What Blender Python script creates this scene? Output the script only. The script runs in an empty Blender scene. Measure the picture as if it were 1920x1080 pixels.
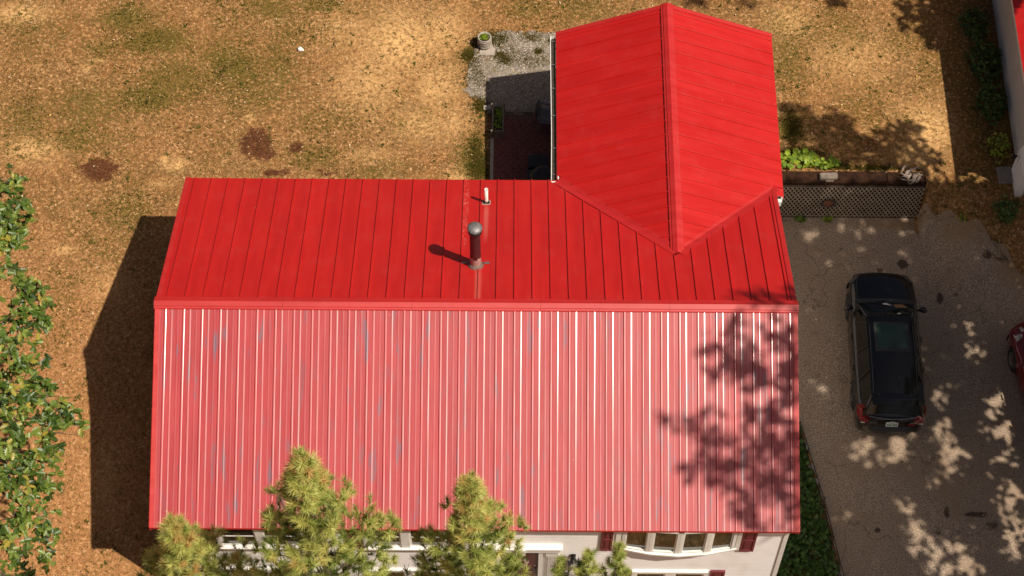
import bpy, bmesh, math, random
import numpy as np
from mathutils import Vector, Matrix
from math import radians, sin, cos, pi, atan2, sqrt

random.seed(7)
RNG = np.random.default_rng(7)
scene = bpy.context.scene
col = scene.collection
R = radians

# ------------------------------------------------------------------ camera
F, P, YAW, ROLL = 3726.36, 1.04236, 0.00208, 0.00852
CAM = Vector((0.76072, -22.52975, 44.82872))
cd = bpy.data.cameras.new("camera")
cam = bpy.data.objects.new("camera", cd)
col.objects.link(cam)
fw = Vector((sin(YAW) * cos(P), cos(YAW) * cos(P), -sin(P)))
rt = Vector((cos(YAW), -sin(YAW), 0))
up = rt.cross(fw)
c_, s_ = cos(ROLL), sin(ROLL)
rt, up = c_ * rt + s_ * up, -s_ * rt + c_ * up
M = Matrix((rt, up, -fw)).transposed().to_4x4()
M.translation = CAM
cam.matrix_world = M
cd.sensor_width = 36
cd.lens = F / 1920 * 36
cd.clip_start = 1
cd.clip_end = 3000
scene.camera = cam

# ------------------------------------------------------------------ light
SDX, SDY = -0.50938, 0.30323           # shadow offset per metre of height
SUN = Vector((-SDX, -SDY, 1)).normalized()
EL = math.asin(SUN.z)
world = bpy.data.worlds.new("World")
scene.world = world
world.use_nodes = True
wn = world.node_tree.nodes
bg = wn["Background"]
sky = wn.new("ShaderNodeTexSky")
sky.sky_type = 'NISHITA'
sky.sun_disc = False
sky.sun_elevation = EL
sky.sun_rotation = atan2(SUN.x, SUN.y)
sky.dust_density = 4.0
sky.air_density = 0.45
sky.ozone_density = 0.6
world.node_tree.links.new(sky.outputs[0], bg.inputs[0])
bg.inputs[1].default_value = 0.05
sl = bpy.data.lights.new("sun", 'SUN')
sl.energy = 5.0
sl.angle = R(0.65)
sl.color = (1.0, 0.90, 0.76)
so = bpy.data.objects.new("sun", sl)
so.rotation_euler = SUN.to_track_quat('Z', 'Y').to_euler()
so.location = (20, -12, 40)
col.objects.link(so)
vs = scene.view_settings
vs.view_transform = 'Standard'
vs.look = 'None'
vs.exposure = 0.15
vs.gamma = 1
vs.use_curve_mapping = False
scene.cycles.max_bounces = 8
scene.cycles.transparent_max_bounces = 8

# ------------------------------------------------------------------ helpers
def px(u, v, z):
    """world point at height z seen at photo pixel u, v (used for laying out the plan)"""
    d = fw + rt * ((u - 960) / F) - up * ((v - 540) / F)
    return CAM + d * ((z - CAM.z) / d.z)

class MB:
    def __init__(s): s.v = []; s.f = []
    def add(s, vs_, fs):
        o = len(s.v); s.v += [tuple(p) for p in vs_]; s.f += [tuple(i + o for i in f) for f in fs]; return s
    def box(s, x0, x1, y0, y1, z0, z1, m=None):
        p = [(x0,y0,z0),(x1,y0,z0),(x1,y1,z0),(x0,y1,z0),(x0,y0,z1),(x1,y0,z1),(x1,y1,z1),(x0,y1,z1)]
        if m is not None: p = [m @ Vector(q) for q in p]
        return s.add(p, [(0,3,2,1),(4,5,6,7),(0,1,5,4),(1,2,6,5),(2,3,7,6),(3,0,4,7)])
    def cbox(s, c, d, rot=None):
        m = Matrix.Translation(c)
        if rot is not None: m = m @ rot
        a, b, e = d[0]/2, d[1]/2, d[2]/2
        return s.box(-a, a, -b, b, -e, e, m)
    def bar(s, a, b, w, h, upv=(0,0,1)):
        """box beam from a to b, width w (sideways), height h (along upv)"""
        a, b, upv = Vector(a), Vector(b), Vector(upv)
        d = (b - a); L = d.length; d.normalize()
        sd = d.cross(upv).normalized(); uu = sd.cross(d).normalized()
        pts = []
        for q in (a, b):
            for i, j in ((-1,-1),(1,-1),(1,1),(-1,1)): pts.append(q + sd*(i*w/2) + uu*(j*h/2))
        return s.add(pts, [(0,1,2,3),(7,6,5,4),(0,4,5,1),(1,5,6,2),(2,6,7,3),(3,7,4,0)])
    def tube(s, pts, rad, n=8, cap=True):
        pts = [Vector(p) for p in pts]
        if not hasattr(rad, '__len__'): rad = [rad] * len(pts)
        o = len(s.v); ref = None
        for i, p in enumerate(pts):
            d = (pts[min(i+1, len(pts)-1)] - pts[max(i-1, 0)]).normalized()
            if ref is None: ref = d.orthogonal().normalized()
            else:
                ref = ref - d * ref.dot(d)
                ref = ref.normalized() if ref.length > 1e-6 else d.orthogonal().normalized()
            bi = d.cross(ref)
            for k in range(n):
                a = 2*pi*k/n
                s.v.append(tuple(p + (ref*cos(a) + bi*sin(a)) * rad[i]))
        for i in range(len(pts)-1):
            for k in range(n):
                a, b = o+i*n+k, o+i*n+(k+1)%n
                s.f.append((a, b, b+n, a+n))
        if cap:
            s.f.append(tuple(o+k for k in range(n))[::-1]); e = o+(len(pts)-1)*n
            s.f.append(tuple(e+k for k in range(n)))
        return s
    def lathe(s, prof, n=24, c=(0,0,0), axis='z'):
        o = len(s.v)
        for r, z in prof:
            for k in range(n):
                a = 2*pi*k/n
                p = (r*cos(a), r*sin(a), z) if axis == 'z' else (z, r*cos(a), r*sin(a))
                s.v.append((p[0]+c[0], p[1]+c[1], p[2]+c[2]))
        for i in range(len(prof)-1):
            for k in range(n):
                a, b = o+i*n+k, o+i*n+(k+1)%n
                s.f.append((a, b, b+n, a+n))
        return s
    def prism(s, poly, z0, z1):
        n = len(poly)
        pts = [(x, y, z0) for x, y in poly] + [(x, y, z1) for x, y in poly]
        return s.add(pts, [tuple(range(n))[::-1], tuple(range(n, 2*n))] + [(i, (i+1)%n, (i+1)%n+n, i+n) for i in range(n)])
    def grid(s, rows):
        o = len(s.v); m = len(rows[0])
        for r in rows: s.v += [tuple(p) for p in r]
        for i in range(len(rows)-1):
            for j in range(m-1):
                a = o+i*m+j
                s.f.append((a, a+1, a+m+1, a+m))
        return s
    def mesh(s, name, m=None, smooth=False):
        me = bpy.data.meshes.new(name); me.from_pydata(s.v, [], s.f); me.update()
        if m: me.materials.append(m)
        if smooth: me.polygons.foreach_set('use_smooth', [True]*len(me.polygons))
        return me
    def obj(s, name, m, parent=None, smooth=False, bevel=0, fix=False):
        me = s.mesh(name, m, smooth)
        if bevel or fix:
            bm = bmesh.new(); bm.from_mesh(me)
            if fix: bmesh.ops.remove_doubles(bm, verts=bm.verts, dist=1e-5); bmesh.ops.recalc_face_normals(bm, faces=bm.faces)
            if bevel: bmesh.ops.bevel(bm, geom=bm.edges[:], offset=bevel, segments=1, affect='EDGES', clamp_overlap=True)
            bm.to_mesh(me); bm.free()
        return link(name, me, parent)

def link(name, me, parent=None, loc=None):
    o = bpy.data.objects.new(name, me); col.objects.link(o)
    if parent is not None: o.parent = parent
    if loc is not None: o.location = loc
    return o
def tag(o, label=None, cat=None, group=None, kind=None):
    if label: o['label'] = label
    if cat: o['category'] = cat
    if group: o['group'] = group
    if kind: o['kind'] = kind
    return o
def thing(name, label, cat, loc=(0,0,0), rz=0, group=None):
    o = bpy.data.objects.new(name, None); col.objects.link(o)
    o.location = loc; o.rotation_euler = (0, 0, rz); o.empty_display_size = .2
    return tag(o, label, cat, group)
def local(o, p):      # world -> local of an unscaled, z-rotated empty
    return (Matrix.Translation(o.location) @ Matrix.Rotation(o.rotation_euler.z, 4, 'Z')).inverted() @ Vector(p)

def cloud(name, tv, tf, pos, rot, scl, tint, m, parent=None):
    """one mesh of many small copies of a template, tint per copy stored as a point attribute"""
    tv = np.asarray(tv, float); N = len(pos); k = len(tv)
    V = np.einsum('nij,kj->nki', rot, tv) * np.asarray(scl)[:, None, None] + np.asarray(pos)[:, None, :]
    V = V.reshape(-1, 3)
    fl = np.array([i for f in tf for i in f]); fn = np.array([len(f) for f in tf])
    loops = (fl[None, :] + (np.arange(N) * k)[:, None]).ravel()
    tot = np.tile(fn, N); start = np.concatenate([[0], np.cumsum(tot)[:-1]])
    me = bpy.data.meshes.new(name)
    me.vertices.add(len(V)); me.vertices.foreach_set('co', V.ravel())
    me.loops.add(len(loops)); me.loops.foreach_set('vertex_index', loops.astype(np.int32))
    me.polygons.add(len(tot)); me.polygons.foreach_set('loop_start', start.astype(np.int32))
    me.polygons.foreach_set('loop_total', tot.astype(np.int32))
    me.update(calc_edges=True)
    at = me.attributes.new('tint', 'FLOAT', 'POINT')
    at.data.foreach_set('value', np.repeat(np.asarray(tint, float), k).astype(np.float32))
    me.materials.append(m)
    return link(name, me, parent)
def rots(d, roll=None):
    """rotation matrices taking +Z to the directions d (N,3)"""
    d = d / np.linalg.norm(d, axis=1, keepdims=True); N = len(d)
    a = np.where(np.abs(d[:, 2:3]) < .9, np.array([[0, 0, 1.]]), np.array([[1., 0, 0]]))
    x = np.cross(a, d); x /= np.linalg.norm(x, axis=1, keepdims=True); y = np.cross(d, x)
    if roll is None: roll = RNG.uniform(0, 2*pi, N)
    c, s = np.cos(roll)[:, None], np.sin(roll)[:, None]
    X = x*c + y*s; Y = -x*s + y*c
    return np.stack([X, Y, d], axis=2)
def rdirs(n, zmin=-1., zmax=1.):
    z = RNG.uniform(zmin, zmax, n); a = RNG.uniform(0, 2*pi, n); r = np.sqrt(np.maximum(0, 1-z*z))
    return np.stack([r*np.cos(a), r*np.sin(a), z], 1)

# ------------------------------------------------------------------ materials
def nodes(name):
    m = bpy.data.materials.new(name); m.use_nodes = True
    nt = m.node_tree; return m, nt, nt.nodes, nt.links, nt.nodes["Principled BSDF"]
def noise(nt, scale, detail=4, rough=.55, dist=0, vec=None, dims=None):
    n = nt.nodes.new("ShaderNodeTexNoise"); n.inputs["Scale"].default_value = scale
    n.inputs["Detail"].default_value = detail; n.inputs["Roughness"].default_value = rough
    n.inputs["Distortion"].default_value = dist
    if vec is not None: nt.links.new(vec, n.inputs["Vector"])
    return n.outputs["Fac"]
def ramp(nt, fac, stops):
    r = nt.nodes.new("ShaderNodeValToRGB"); e = r.color_ramp.elements
    while len(e) < len(stops): e.new(.5)
    for el, (p, c) in zip(e, stops):
        el.position = p; el.color = (*c, 1) if len(c) == 3 else c
    nt.links.new(fac, r.inputs[0]); return r.outputs[0]
def val(nt, fac, a, b, c=0., d=1.):
    m = nt.nodes.new("ShaderNodeMapRange"); m.inputs[1].default_value = a; m.inputs[2].default_value = b
    m.inputs[3].default_value = c; m.inputs[4].default_value = d; nt.links.new(fac, m.inputs[0]); return m.outputs[0]
def mix(nt, fac, a, b, mode='MIX'):
    m = nt.nodes.new("ShaderNodeMix"); m.data_type = 'RGBA'; m.blend_type = mode
    for s, x in ((m.inputs[0], fac), (m.inputs[6], a), (m.inputs[7], b)):
        if isinstance(x, (int, float)): s.default_value = x
        elif isinstance(x, tuple): s.default_value = (*x, 1)
        else: nt.links.new(x, s)
    return m.outputs[2]
def math_(nt, op, a, b=None):
    m = nt.nodes.new("ShaderNodeMath"); m.operation = op
    for i, x in enumerate((a, b)):
        if x is None: continue
        if isinstance(x, (int, float)): m.inputs[i].default_value = x
        else: nt.links.new(x, m.inputs[i])
    return m.outputs[0]
def attr(nt, name, out="Fac"):
    a = nt.nodes.new("ShaderNodeAttribute"); a.attribute_name = name; return a.outputs[out]
def coord(nt, kind="Object", scale=None, rot=None):
    t = nt.nodes.new("ShaderNodeTexCoord").outputs[kind]
    if scale or rot:
        mp = nt.nodes.new("ShaderNodeMapping"); nt.links.new(t, mp.inputs[0])
        if scale: mp.inputs["Scale"].default_value = scale
        if rot: mp.inputs["Rotation"].default_value = rot
        return mp.outputs[0]
    return t
def wpos(nt, scale=None):
    g = nt.nodes.new("ShaderNodeNewGeometry").outputs["Position"]
    if scale:
        mp = nt.nodes.new("ShaderNodeMapping"); nt.links.new(g, mp.inputs[0]); mp.inputs["Scale"].default_value = scale
        return mp.outputs[0]
    return g
def mapv(nt, v):
    mp = nt.nodes.new('ShaderNodeMapping'); nt.links.new(v, mp.inputs[0]); mp.inputs['Location'].default_value = (31, 17, 5); return mp.outputs[0]
def bump(nt, b, h, strength=.4, dist=.01):
    n = nt.nodes.new("ShaderNodeBump"); n.inputs["Strength"].default_value = strength
    n.inputs["Distance"].default_value = dist; nt.links.new(h, n.inputs["Height"]); nt.links.new(n.outputs[0], b.inputs["Normal"])
def simple(name, c1, c2=None, sc=8, rough=.7, metal=0, bmp=0, spec=None, coat=0, detail=5):
    m, nt, N, L, b = nodes(name)
    b.inputs["Roughness"].default_value = rough; b.inputs["Metallic"].default_value = metal
    if spec is not None: b.inputs["Specular IOR Level"].default_value = spec
    if coat: b.inputs["Coat Weight"].default_value = coat; b.inputs["Coat Roughness"].default_value = .04
    if c2 is None: c2 = tuple(x*.8 for x in c1)
    n = noise(nt, sc, detail, .6, vec=wpos(nt))
    L.new(ramp(nt, n, [(.3, c2), (.7, c1)]), b.inputs["Base Color"])
    if bmp: bump(nt, b, noise(nt, sc*4, 4, .6, vec=wpos(nt)), bmp, .01)
    return m

def roof_paint(name, base, along, rough=.36, spec=.5, coat=0, scuff=False):
    m, nt, N, L, b = nodes(name)
    st = (5, .6, .6) if along == 'y' else (.6, 5, .6)
    big = noise(nt, 1.0, 3, .5, vec=wpos(nt, st))
    fine = noise(nt, 7.0, 4, .6, vec=wpos(nt, (6, .5, .5) if along == 'y' else (.5, 6, .5)))
    spots = noise(nt, 9, 2, .5, vec=wpos(nt))
    c = mix(nt, val(nt, big, .35, .65), tuple(x*.93 for x in base), tuple(min(1, x*1.06) for x in base))
    c = mix(nt, val(nt, fine, .40, .62, 0, .10), c, tuple(x*.82 for x in base))
    # faint chalky dust and tiny bright scuffs
    c = mix(nt, val(nt, noise(nt, 2.2, 5, .65, vec=wpos(nt)), .5, .8, 0, .05), c, (.48, .22, .2))
    v = nt.nodes.new("ShaderNodeTexVoronoi"); v.inputs["Scale"].default_value = 1.7; nt.links.new(wpos(nt), v.inputs["Vector"])
    c = mix(nt, val(nt, v.outputs["Distance"], .018, .010, 0, .75), c, (.8, .5, .46))
    rnd_ = nt.nodes.new("ShaderNodeObjectInfo").outputs["Random"]
    c = mix(nt, val(nt, rnd_, 0, 1, 0, .10), c, tuple(x*.6 for x in base))
    if scuff:
        sep = nt.nodes.new("ShaderNodeSeparateXYZ"); nt.links.new(wpos(nt), sep.inputs[0]); X_, Y_ = sep.outputs[0], sep.outputs[1]
        def band(o, c0, w_): return val(nt, math_(nt, 'ABSOLUTE', math_(nt, 'SUBTRACT', o, c0)), w_, w_*.45, 0, 1)
        sc_ = math_(nt, 'MULTIPLY', math_(nt, 'MULTIPLY', band(X_, -.33, .09), band(Y_, 3.5, 1.6)), val(nt, noise(nt, 26, 3, .7, vec=wpos(nt)), .56, .64, 0, .7))
        c = mix(nt, sc_, c, (.75, .38, .32))
        st_ = math_(nt, 'MULTIPLY', band(X_, .17, .07), band(Y_, 3.1, .9))
        st2 = math_(nt, 'MULTIPLY', band(X_, .02, .10), band(Y_, .6, .9))
        c = mix(nt, math_(nt, 'MULTIPLY', math_(nt, 'ADD', st_, st2), .22), c, (.7, .25, .2))
    L.new(c, b.inputs["Base Color"])
    L.new(val(nt, big, .3, .7, rough-.05, rough+.07), b.inputs["Roughness"])
    b.inputs["Specular IOR Level"].default_value = spec
    if coat: b.inputs["Coat Weight"].default_value = coat; b.inputs["Coat Roughness"].default_value = .13
    h = math_(nt, 'ADD', noise(nt, 1.0, 2, .45, vec=wpos(nt, (3.2, .55, .5) if along == 'y' else (.55, 3.2, .5))), math_(nt, 'MULTIPLY', spots, .02))
    bump(nt, b, h, .4, .02)
    return m
RED = (.45, .012, .010)
M_roofy = roof_paint("red_roof_metal", RED, 'y', scuff=True)
M_roofx = roof_paint("red_roof_metal_wing", (.45, .012, .010), 'x')
def sheen_slope():
    # the street-facing slope: pinker base for sheen and chalk, reflections painted as grey streaks
    m = roof_paint("red_roof_metal_sheen", (.37, .026, .032), 'y', .46, .66, .12)
    nt = m.node_tree; b = nt.nodes["Principled BSDF"]
    src = b.inputs["Base Color"].links[0].from_socket
    g1 = noise(nt, 1, 4, .6, .3, vec=wpos(nt, (7, .8, .8)))
    f = math_(nt, 'MULTIPLY', val(nt, g1, .57, .68, 0, .85), val(nt, noise(nt, .35, 2, .5, vec=wpos(nt)), .36, .52))
    nt.links.new(mix(nt, f, src, (.15, .085, .115)), b.inputs["Base Color"])
    return m
M_roofs = sheen_slope()
M_trim = roof_paint("red_trim_metal", (.44, .016, .015), 'x', .43, .6)

def siding_mat(name, c):
    m, nt, N, L, b = nodes(name)
    n = noise(nt, 1.0, 4, .6, vec=wpos(nt, (.7, .7, 9)))
    n2 = noise(nt, 1.2, 5, .65, vec=wpos(nt))
    cc = mix(nt, val(nt, n, .3, .7, 0, .5), c, tuple(x*.9 for x in c))
    cc = mix(nt, val(nt, n2, .5, .75, 0, .3), cc, (.42, .38, .33))
    L.new(cc, b.inputs["Base Color"]); b.inputs["Roughness"].default_value = .5
    return m
M_siding = siding_mat("white_vinyl_siding", (.87, .84, .83))
M_white = simple("white_trim_paint", (.80, .78, .74), (.70, .68, .64), 5, .45)
M_offw = simple("neighbour_shaded_white_siding", (.50, .48, .45), (.42, .40, .37), 3, .6)  # white siding, the wall's shade put into its base colour as grey
M_maroon = simple("maroon_shutter_paint", (.17, .022, .035), (.12, .015, .025), 6, .5)
M_doorred = simple("dark_red_door_paint", (.10, .018, .016), (.07, .012, .012), 4, .4)
M_black = simple("black_paint", (.012, .012, .013), (.008, .008, .008), 6, .4)
M_steel = simple("dull_galvanised_steel", (.24, .225, .225), (.12, .11, .11), 14, .5, .35)
M_chim = simple("sooty_pipe_brown", (.10, .035, .033), (.06, .02, .022), 10, .45, .3)
M_chimlo = simple("peeling_pipe_base", (.55, .36, .32), (.30, .16, .14), 18, .7, 0, .3)
M_flash = simple("weathered_lead_flashing", (.20, .14, .12), (.10, .06, .05), 25, .7, 0, .4)
M_pvc = simple("white_pvc", (.80, .74, .68), (.72, .66, .6), 6, .4)
M_brick = simple("red_brick", (.20, .065, .045), (.11, .035, .028), 9, .85, 0, .3)
M_mortar = simple("patio_joint_sand", (.11, .075, .055), (.07, .045, .035), 12, .95)
M_timber = simple("dark_creosoted_timber", (.050, .022, .011), (.014, .008, .006), 9, .95, 0, .5, .1)
M_oldwood = simple("weathered_grey_wood", (.23, .185, .145), (.11, .085, .065), 9, .8, 0, .4)
M_lattice = simple("aged_tan_lattice_wood", (.50, .39, .28), (.30, .23, .16), 6, .75, 0, .3)
M_rust = simple("rusty_iron", (.30, .10, .045), (.12, .04, .02), 14, .8, 0, .4)
M_stone = simple("pale_cast_stone", (.42, .36, .30), (.26, .22, .18), 12, .85, 0, .4)
M_conc = simple("grey_concrete_slab", (.26, .23, .20), (.18, .155, .13), 4, .9, 0, .3)
M_drift = simple("silvered_driftwood", (.36, .28, .23), (.06, .04, .03), 16, .8, 0, .5)
M_bark = simple("grey_brown_bark", (.11, .075, .05), (.05, .035, .025), 14, .9, 0, .6)
M_cloth = simple("dark_grill_cover", (.022, .026, .027), (.012, .014, .015), 5, .6)
M_chair = simple("grey_resin_chair", (.16, .155, .15), (.10, .10, .095), 5, .5)
M_soil = simple("dark_potting_soil", (.05, .035, .025), (.025, .018, .012), 20, .95, 0, .5)

def glass_mat(name, c, rough=.05, coat=0):
    m, nt, N, L, b = nodes(name)
    n = noise(nt, 2.2, 3, .5, vec=wpos(nt))
    L.new(ramp(nt, n, [(.3, tuple(x*.5 for x in c)), (.7, c)]), b.inputs["Base Color"])
    b.inputs["Roughness"].default_value = rough; b.inputs["Specular IOR Level"].default_value = .6
    return m
M_glass = glass_mat("dark_window_glass", (.035, .030, .022))
M_glassg = glass_mat("dark_green_window_glass", (.022, .030, .020))
M_sunglass = glass_mat("green_sunroof_glass", (.022, .052, .038), .16)
M_carglass = glass_mat("tinted_car_glass", (.008, .010, .009), .04)
M_wind = glass_mat("windscreen_glass", (.020, .032, .030), .05)

def car_paint(name, c):
    m, nt, N, L, b = nodes(name)
    n = noise(nt, 3, 4, .6, vec=coord(nt))
    L.new(ramp(nt, n, [(.3, tuple(x*.85 for x in c)), (.7, c)]), b.inputs["Base Color"])
    L.new(val(nt, noise(nt, 5, 4, .6, vec=coord(nt)), .3, .7, .26, .38), b.inputs["Roughness"])
    b.inputs["Specular IOR Level"].default_value = .25; b.inputs["Coat Weight"].default_value = .75; b.inputs["Coat IOR"].default_value = 1.5; b.inputs["Coat Roughness"].default_value = .05
    return m
M_carblack = car_paint("black_car_paint", (.0028, .0027, .0027))
M_carred = car_paint("dark_red_car_paint", (.16, .010, .013))
M_plastic = simple("black_bumper_plastic", (.03, .03, .031), (.018, .018, .018), 8, .6)
M_tyre = simple("tyre_rubber", (.018, .017, .016), (.010, .010, .010), 20, .85)
M_rim = simple("alloy_rim", (.30, .29, .28), (.2, .19, .18), 8, .3, .8)
M_rimdark = simple("dull_alloy_rim", (.10, .10, .10), (.06, .06, .06), 8, .35, .6)
M_tail = simple("red_tail_lamp", (.26, .02, .022), (.12, .010, .012), 14, .2, 0, 0, None, .5)
M_lens = simple("clear_lamp_lens", (.55, .52, .46), (.42, .38, .33), 10, .15, 0, 0, None, .5)
M_lensdark = simple("smoked_lamp_lens", (.12, .11, .10), (.05, .05, .05), 10, .15, 0, 0, None, .5)
M_amber = simple("amber_lamp_lens", (.55, .20, .04), (.4, .14, .03), 10, .2)
M_plate = simple("licence_plate_face", (.50, .56, .50), (.42, .5, .44), 12, .5)
M_plateink = simple("plate_green_ink", (.03, .12, .06), (.02, .09, .05), 12, .5)
M_chrome = simple("chrome", (.6, .6, .6), (.45, .45, .45), 10, .15, 1)
M_beige = simple("beige_seat_cloth", (.30, .17, .07), (.2, .11, .05), 8, .8)

def leaf_mat(name, stops, rough=.5, trans=.25, spec=.35):
    m, nt, N, L, b = nodes(name)
    t = attr(nt, 'tint')
    c = ramp(nt, t, stops)
    c = mix(nt, val(nt, noise(nt, 1.3, 3, .5, vec=wpos(nt)), .3, .7, 0, .35), c, mix(nt, 1.0, c, (.62, .75, .45), 'MULTIPLY'))
    L.new(c, b.inputs["Base Color"]); b.inputs["Roughness"].default_value = rough
    b.inputs["Specular IOR Level"].default_value = spec
    tr = N.new("ShaderNodeBsdfTranslucent"); L.new(c, tr.inputs[0])
    mx = N.new("ShaderNodeMixShader"); mx.inputs[0].default_value = trans
    L.new(b.outputs[0], mx.inputs[1]); L.new(tr.outputs[0], mx.inputs[2])
    L.new(mx.outputs[0], N["Material Output"].inputs[0])
    return m
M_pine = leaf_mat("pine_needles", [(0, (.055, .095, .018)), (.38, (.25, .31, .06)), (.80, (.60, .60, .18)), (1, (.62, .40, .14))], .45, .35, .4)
M_oak = leaf_mat("oak_leaves", [(0, (.028, .060, .009)), (.45, (.085, .140, .018)), (.85, (.21, .27, .05)), (1, (.38, .30, .05))], .42, .22, .5)
M_bright = leaf_mat("bright_weed_leaves", [(0, (.10, .19, .015)), (1, (.34, .42, .035))], .5, .3)
M_dark = leaf_mat("ground_cover_leaves", [(0, (.028, .065, .014)), (1, (.10, .17, .03))], .5, .2)
M_tuft = leaf_mat("grass_tufts", [(0, (.030, .036, .007)), (.35, (.085, .080, .012)), (.6, (.21, .12, .03)), (1, (.62, .38, .19))], .8, .15, .1)
M_weed = leaf_mat("low_weeds", [(0, (.05, .065, .010)), (1, (.17, .19, .02))], .7, .2, .15)
M_litter = leaf_mat("fallen_leaves", [(0, (.16, .07, .03)), (.5, (.40, .25, .13)), (.9, (.62, .46, .30)), (1, (.6, .36, .05))], .8, .1, .1)
M_gravel = leaf_mat("pale_gravel_stones", [(0, (.12, .09, .075)), (.6, (.30, .25, .21)), (1, (.60, .52, .46))], .8, 0, .2)
M_flower = leaf_mat("pink_white_petals", [(0, (.55, .18, .16)), (.5, (.75, .45, .42)), (1, (.8, .76, .70))], .6, .2)

# ------------------------------------------------------------------ terrain
def sstep(a, b, x):
    t = np.clip((x-a)/(b-a), 0, 1); return t*t*(3-2*t)
WALLY = 6.95                                    # face of the retaining wall
def gz(x, y):
    x = np.asarray(x, float); y = np.asarray(y, float)
    west = np.maximum(-1.4, np.where(y < 0, .2531*y, 0))
    step = np.where(y < WALLY+.02, -1.4, 0.)
    slope = -1.4*(1-sstep(3.2, 6.9, y))
    s2 = -1.4*(1-sstep(5.7, 7.3, y)); t0 = sstep(11.93, 12.03, x); t = sstep(12.1, 13.4, x)
    east = step*(1-t0) + (s2*(1-t)+slope*t)*t0
    z = np.where(x > 6.9, east, west)
    return z
def gzs(x, y): return float(gz(x, y))

def grid_lines(a, b, s, extra, lo, hi):
    l = list(np.arange(a, b+1e-6, s)); o = []
    d = s
    p = a
    while p > lo: d *= 1.6; p -= d; o.append(p)
    l = o[::-1] + l; p = b; d = s
    while p < hi: d *= 1.6; p += d; l.append(p)
    l += extra
    return np.array(sorted(set(round(float(q), 4) for q in l)))
xs = grid_lines(-15, 17, .11, [6.89, 6.91], -600, 600)
ys = grid_lines(-8, 14.5, .11, [WALLY+.01, WALLY+.03], -600, 900)
X, Y = np.meshgrid(xs, ys)
Z = gz(X, Y)
inner = (np.abs(X) < 20) & (np.abs(Y) < 20)
from mathutils import noise as mn
Z = Z + np.where(inner, 0.02*np.sin(X*1.7+1.3*np.sin(Y*.8))*np.sin(Y*1.3+X*.4)*sstep(7.2, 6.6, X), 0)
def sheet(name, X, Y, Z, m, keep=None):
    ny, nx = X.shape
    V = np.stack([X, Y, Z], 2).reshape(-1, 3)
    i = np.arange((ny-1)*(nx-1)); r, c = i//(nx-1), i % (nx-1); a = r*nx+c
    Fq = np.stack([a, a+1, a+nx+1, a+nx], 1)
    if keep is not None: Fq = Fq[keep.reshape(-1)[Fq].all(1)]
    used = np.unique(Fq); mp = -np.ones(len(V), int); mp[used] = np.arange(len(used)); V = V[used]; Fq = mp[Fq]
    me = bpy.data.meshes.new(name)
    me.vertices.add(len(V)); me.vertices.foreach_set('co', V.ravel())
    me.loops.add(Fq.size); me.loops.foreach_set('vertex_index', Fq.ravel().astype(np.int32))
    me.polygons.add(len(Fq)); me.polygons.foreach_set('loop_start', (np.arange(len(Fq))*4).astype(np.int32))
    me.polygons.foreach_set('loop_total', np.full(len(Fq), 4, np.int32))
    me.update(calc_edges=True); me.materials.append(m)
    me.polygons.foreach_set('use_smooth', np.ones(len(Fq), bool))
    return link(name, me), V

# patches of the lawn, given by where they lie (photo px -> plan), radii in metres
def blobs(lst, X, Y):
    out = np.zeros(X.shape)
    for u, v, rx, ry, w in lst:
        p = px(u, v, 0 if v < 480 else -.6)
        out = np.maximum(out, w*np.exp(-(((X-p.x)/rx)**2 + ((Y-p.y)/ry)**2)*1.0))
    return out
GREEN = [(240,35,.75,.45,1),(290,75,1.0,.5,1),(330,150,1.2,.8,.75),(430,120,.9,1.0,.85),(280,185,1.0,.5,.9),(160,200,1.3,.8,.6),
 (500,15,1.0,.5,.7),(600,10,.8,.3,.7),(560,60,.8,.7,.5),(480,180,1.0,.7,.6),(530,130,.8,1.0,.55),(130,260,1.3,.5,.6),(200,90,1,.5,.5),(620,230,.9,.6,.4),(590,290,.7,.35,.7),
 (890,300,.42,.75,1),(905,200,.28,.35,1),(880,100,.3,.35,.8),(1100,20,1.6,.5,.45),(1000,15,1.3,.4,.45),(1480,100,.6,1.6,.5),(1560,60,1.1,.9,.4),(1700,80,.8,.7,.4),(1480,240,.5,.5,.8),
 (60,60,1.2,.8,.35),(230,400,.9,.8,.45),(170,470,.6,1.1,.4),(120,610,.6,1.4,.35),(60,220,1,.9,.45),(1810,420,1.2,.6,.55),(1850,200,.8,3,.5),(700,320,.9,.3,.45),(750,230,.7,.4,.3),(1620,200,.7,.9,.35),(1740,130,.5,1,.3)]
PALE = [(40,25,.8,.35,.9),(60,280,.8,.4,.9),(750,80,1.2,1.1,1),(830,60,.7,.9,.8),(700,150,1.0,1.2,.7),(820,160,.7,.9,.8),(790,230,.8,.6,.7),(850,230,.5,.6,.6),(1480,40,.6,.6,.7),(1740,240,.7,.8,1),(1720,290,.6,.5,.9),(1600,110,1.2,.9,.5),
 (130,490,.3,.12,.9),(330,310,.25,.2,1),(310,300,.15,.25,.9),(470,220,.15,.12,.9),(650,60,.9,.8,.5),(860,330,.4,.3,.7),(300,345,.3,.1,.6),(160,130,.12,.12,1),(180,112,.3,.06,.9),(210,560,.5,.4,.4),(200,900,.4,1,.4),(700,290,.6,.3,.4)]
DARK = [(185,318,.56,.40,1.5),(480,268,.42,.5,1.7),(500,290,.3,.25,1.3),(462,285,.3,.15,1),(470,298,.5,.12,.7),(555,276,.2,.18,1.5),(510,325,.3,.13,1.4),(535,322,.25,.1,1.2),(615,325,.35,.12,.9),(600,318,.2,.1,.9),(138,162,.12,.14,.7),(660,260,.5,.4,.5),(640,270,.4,.5,.4),(0,250,.4,.4,.2),(1630,270,.4,.35,.8),(1660,240,.4,.4,.4)]
m, nt, N, L, b = nodes("dry_lawn")
w = wpos(nt)
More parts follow.
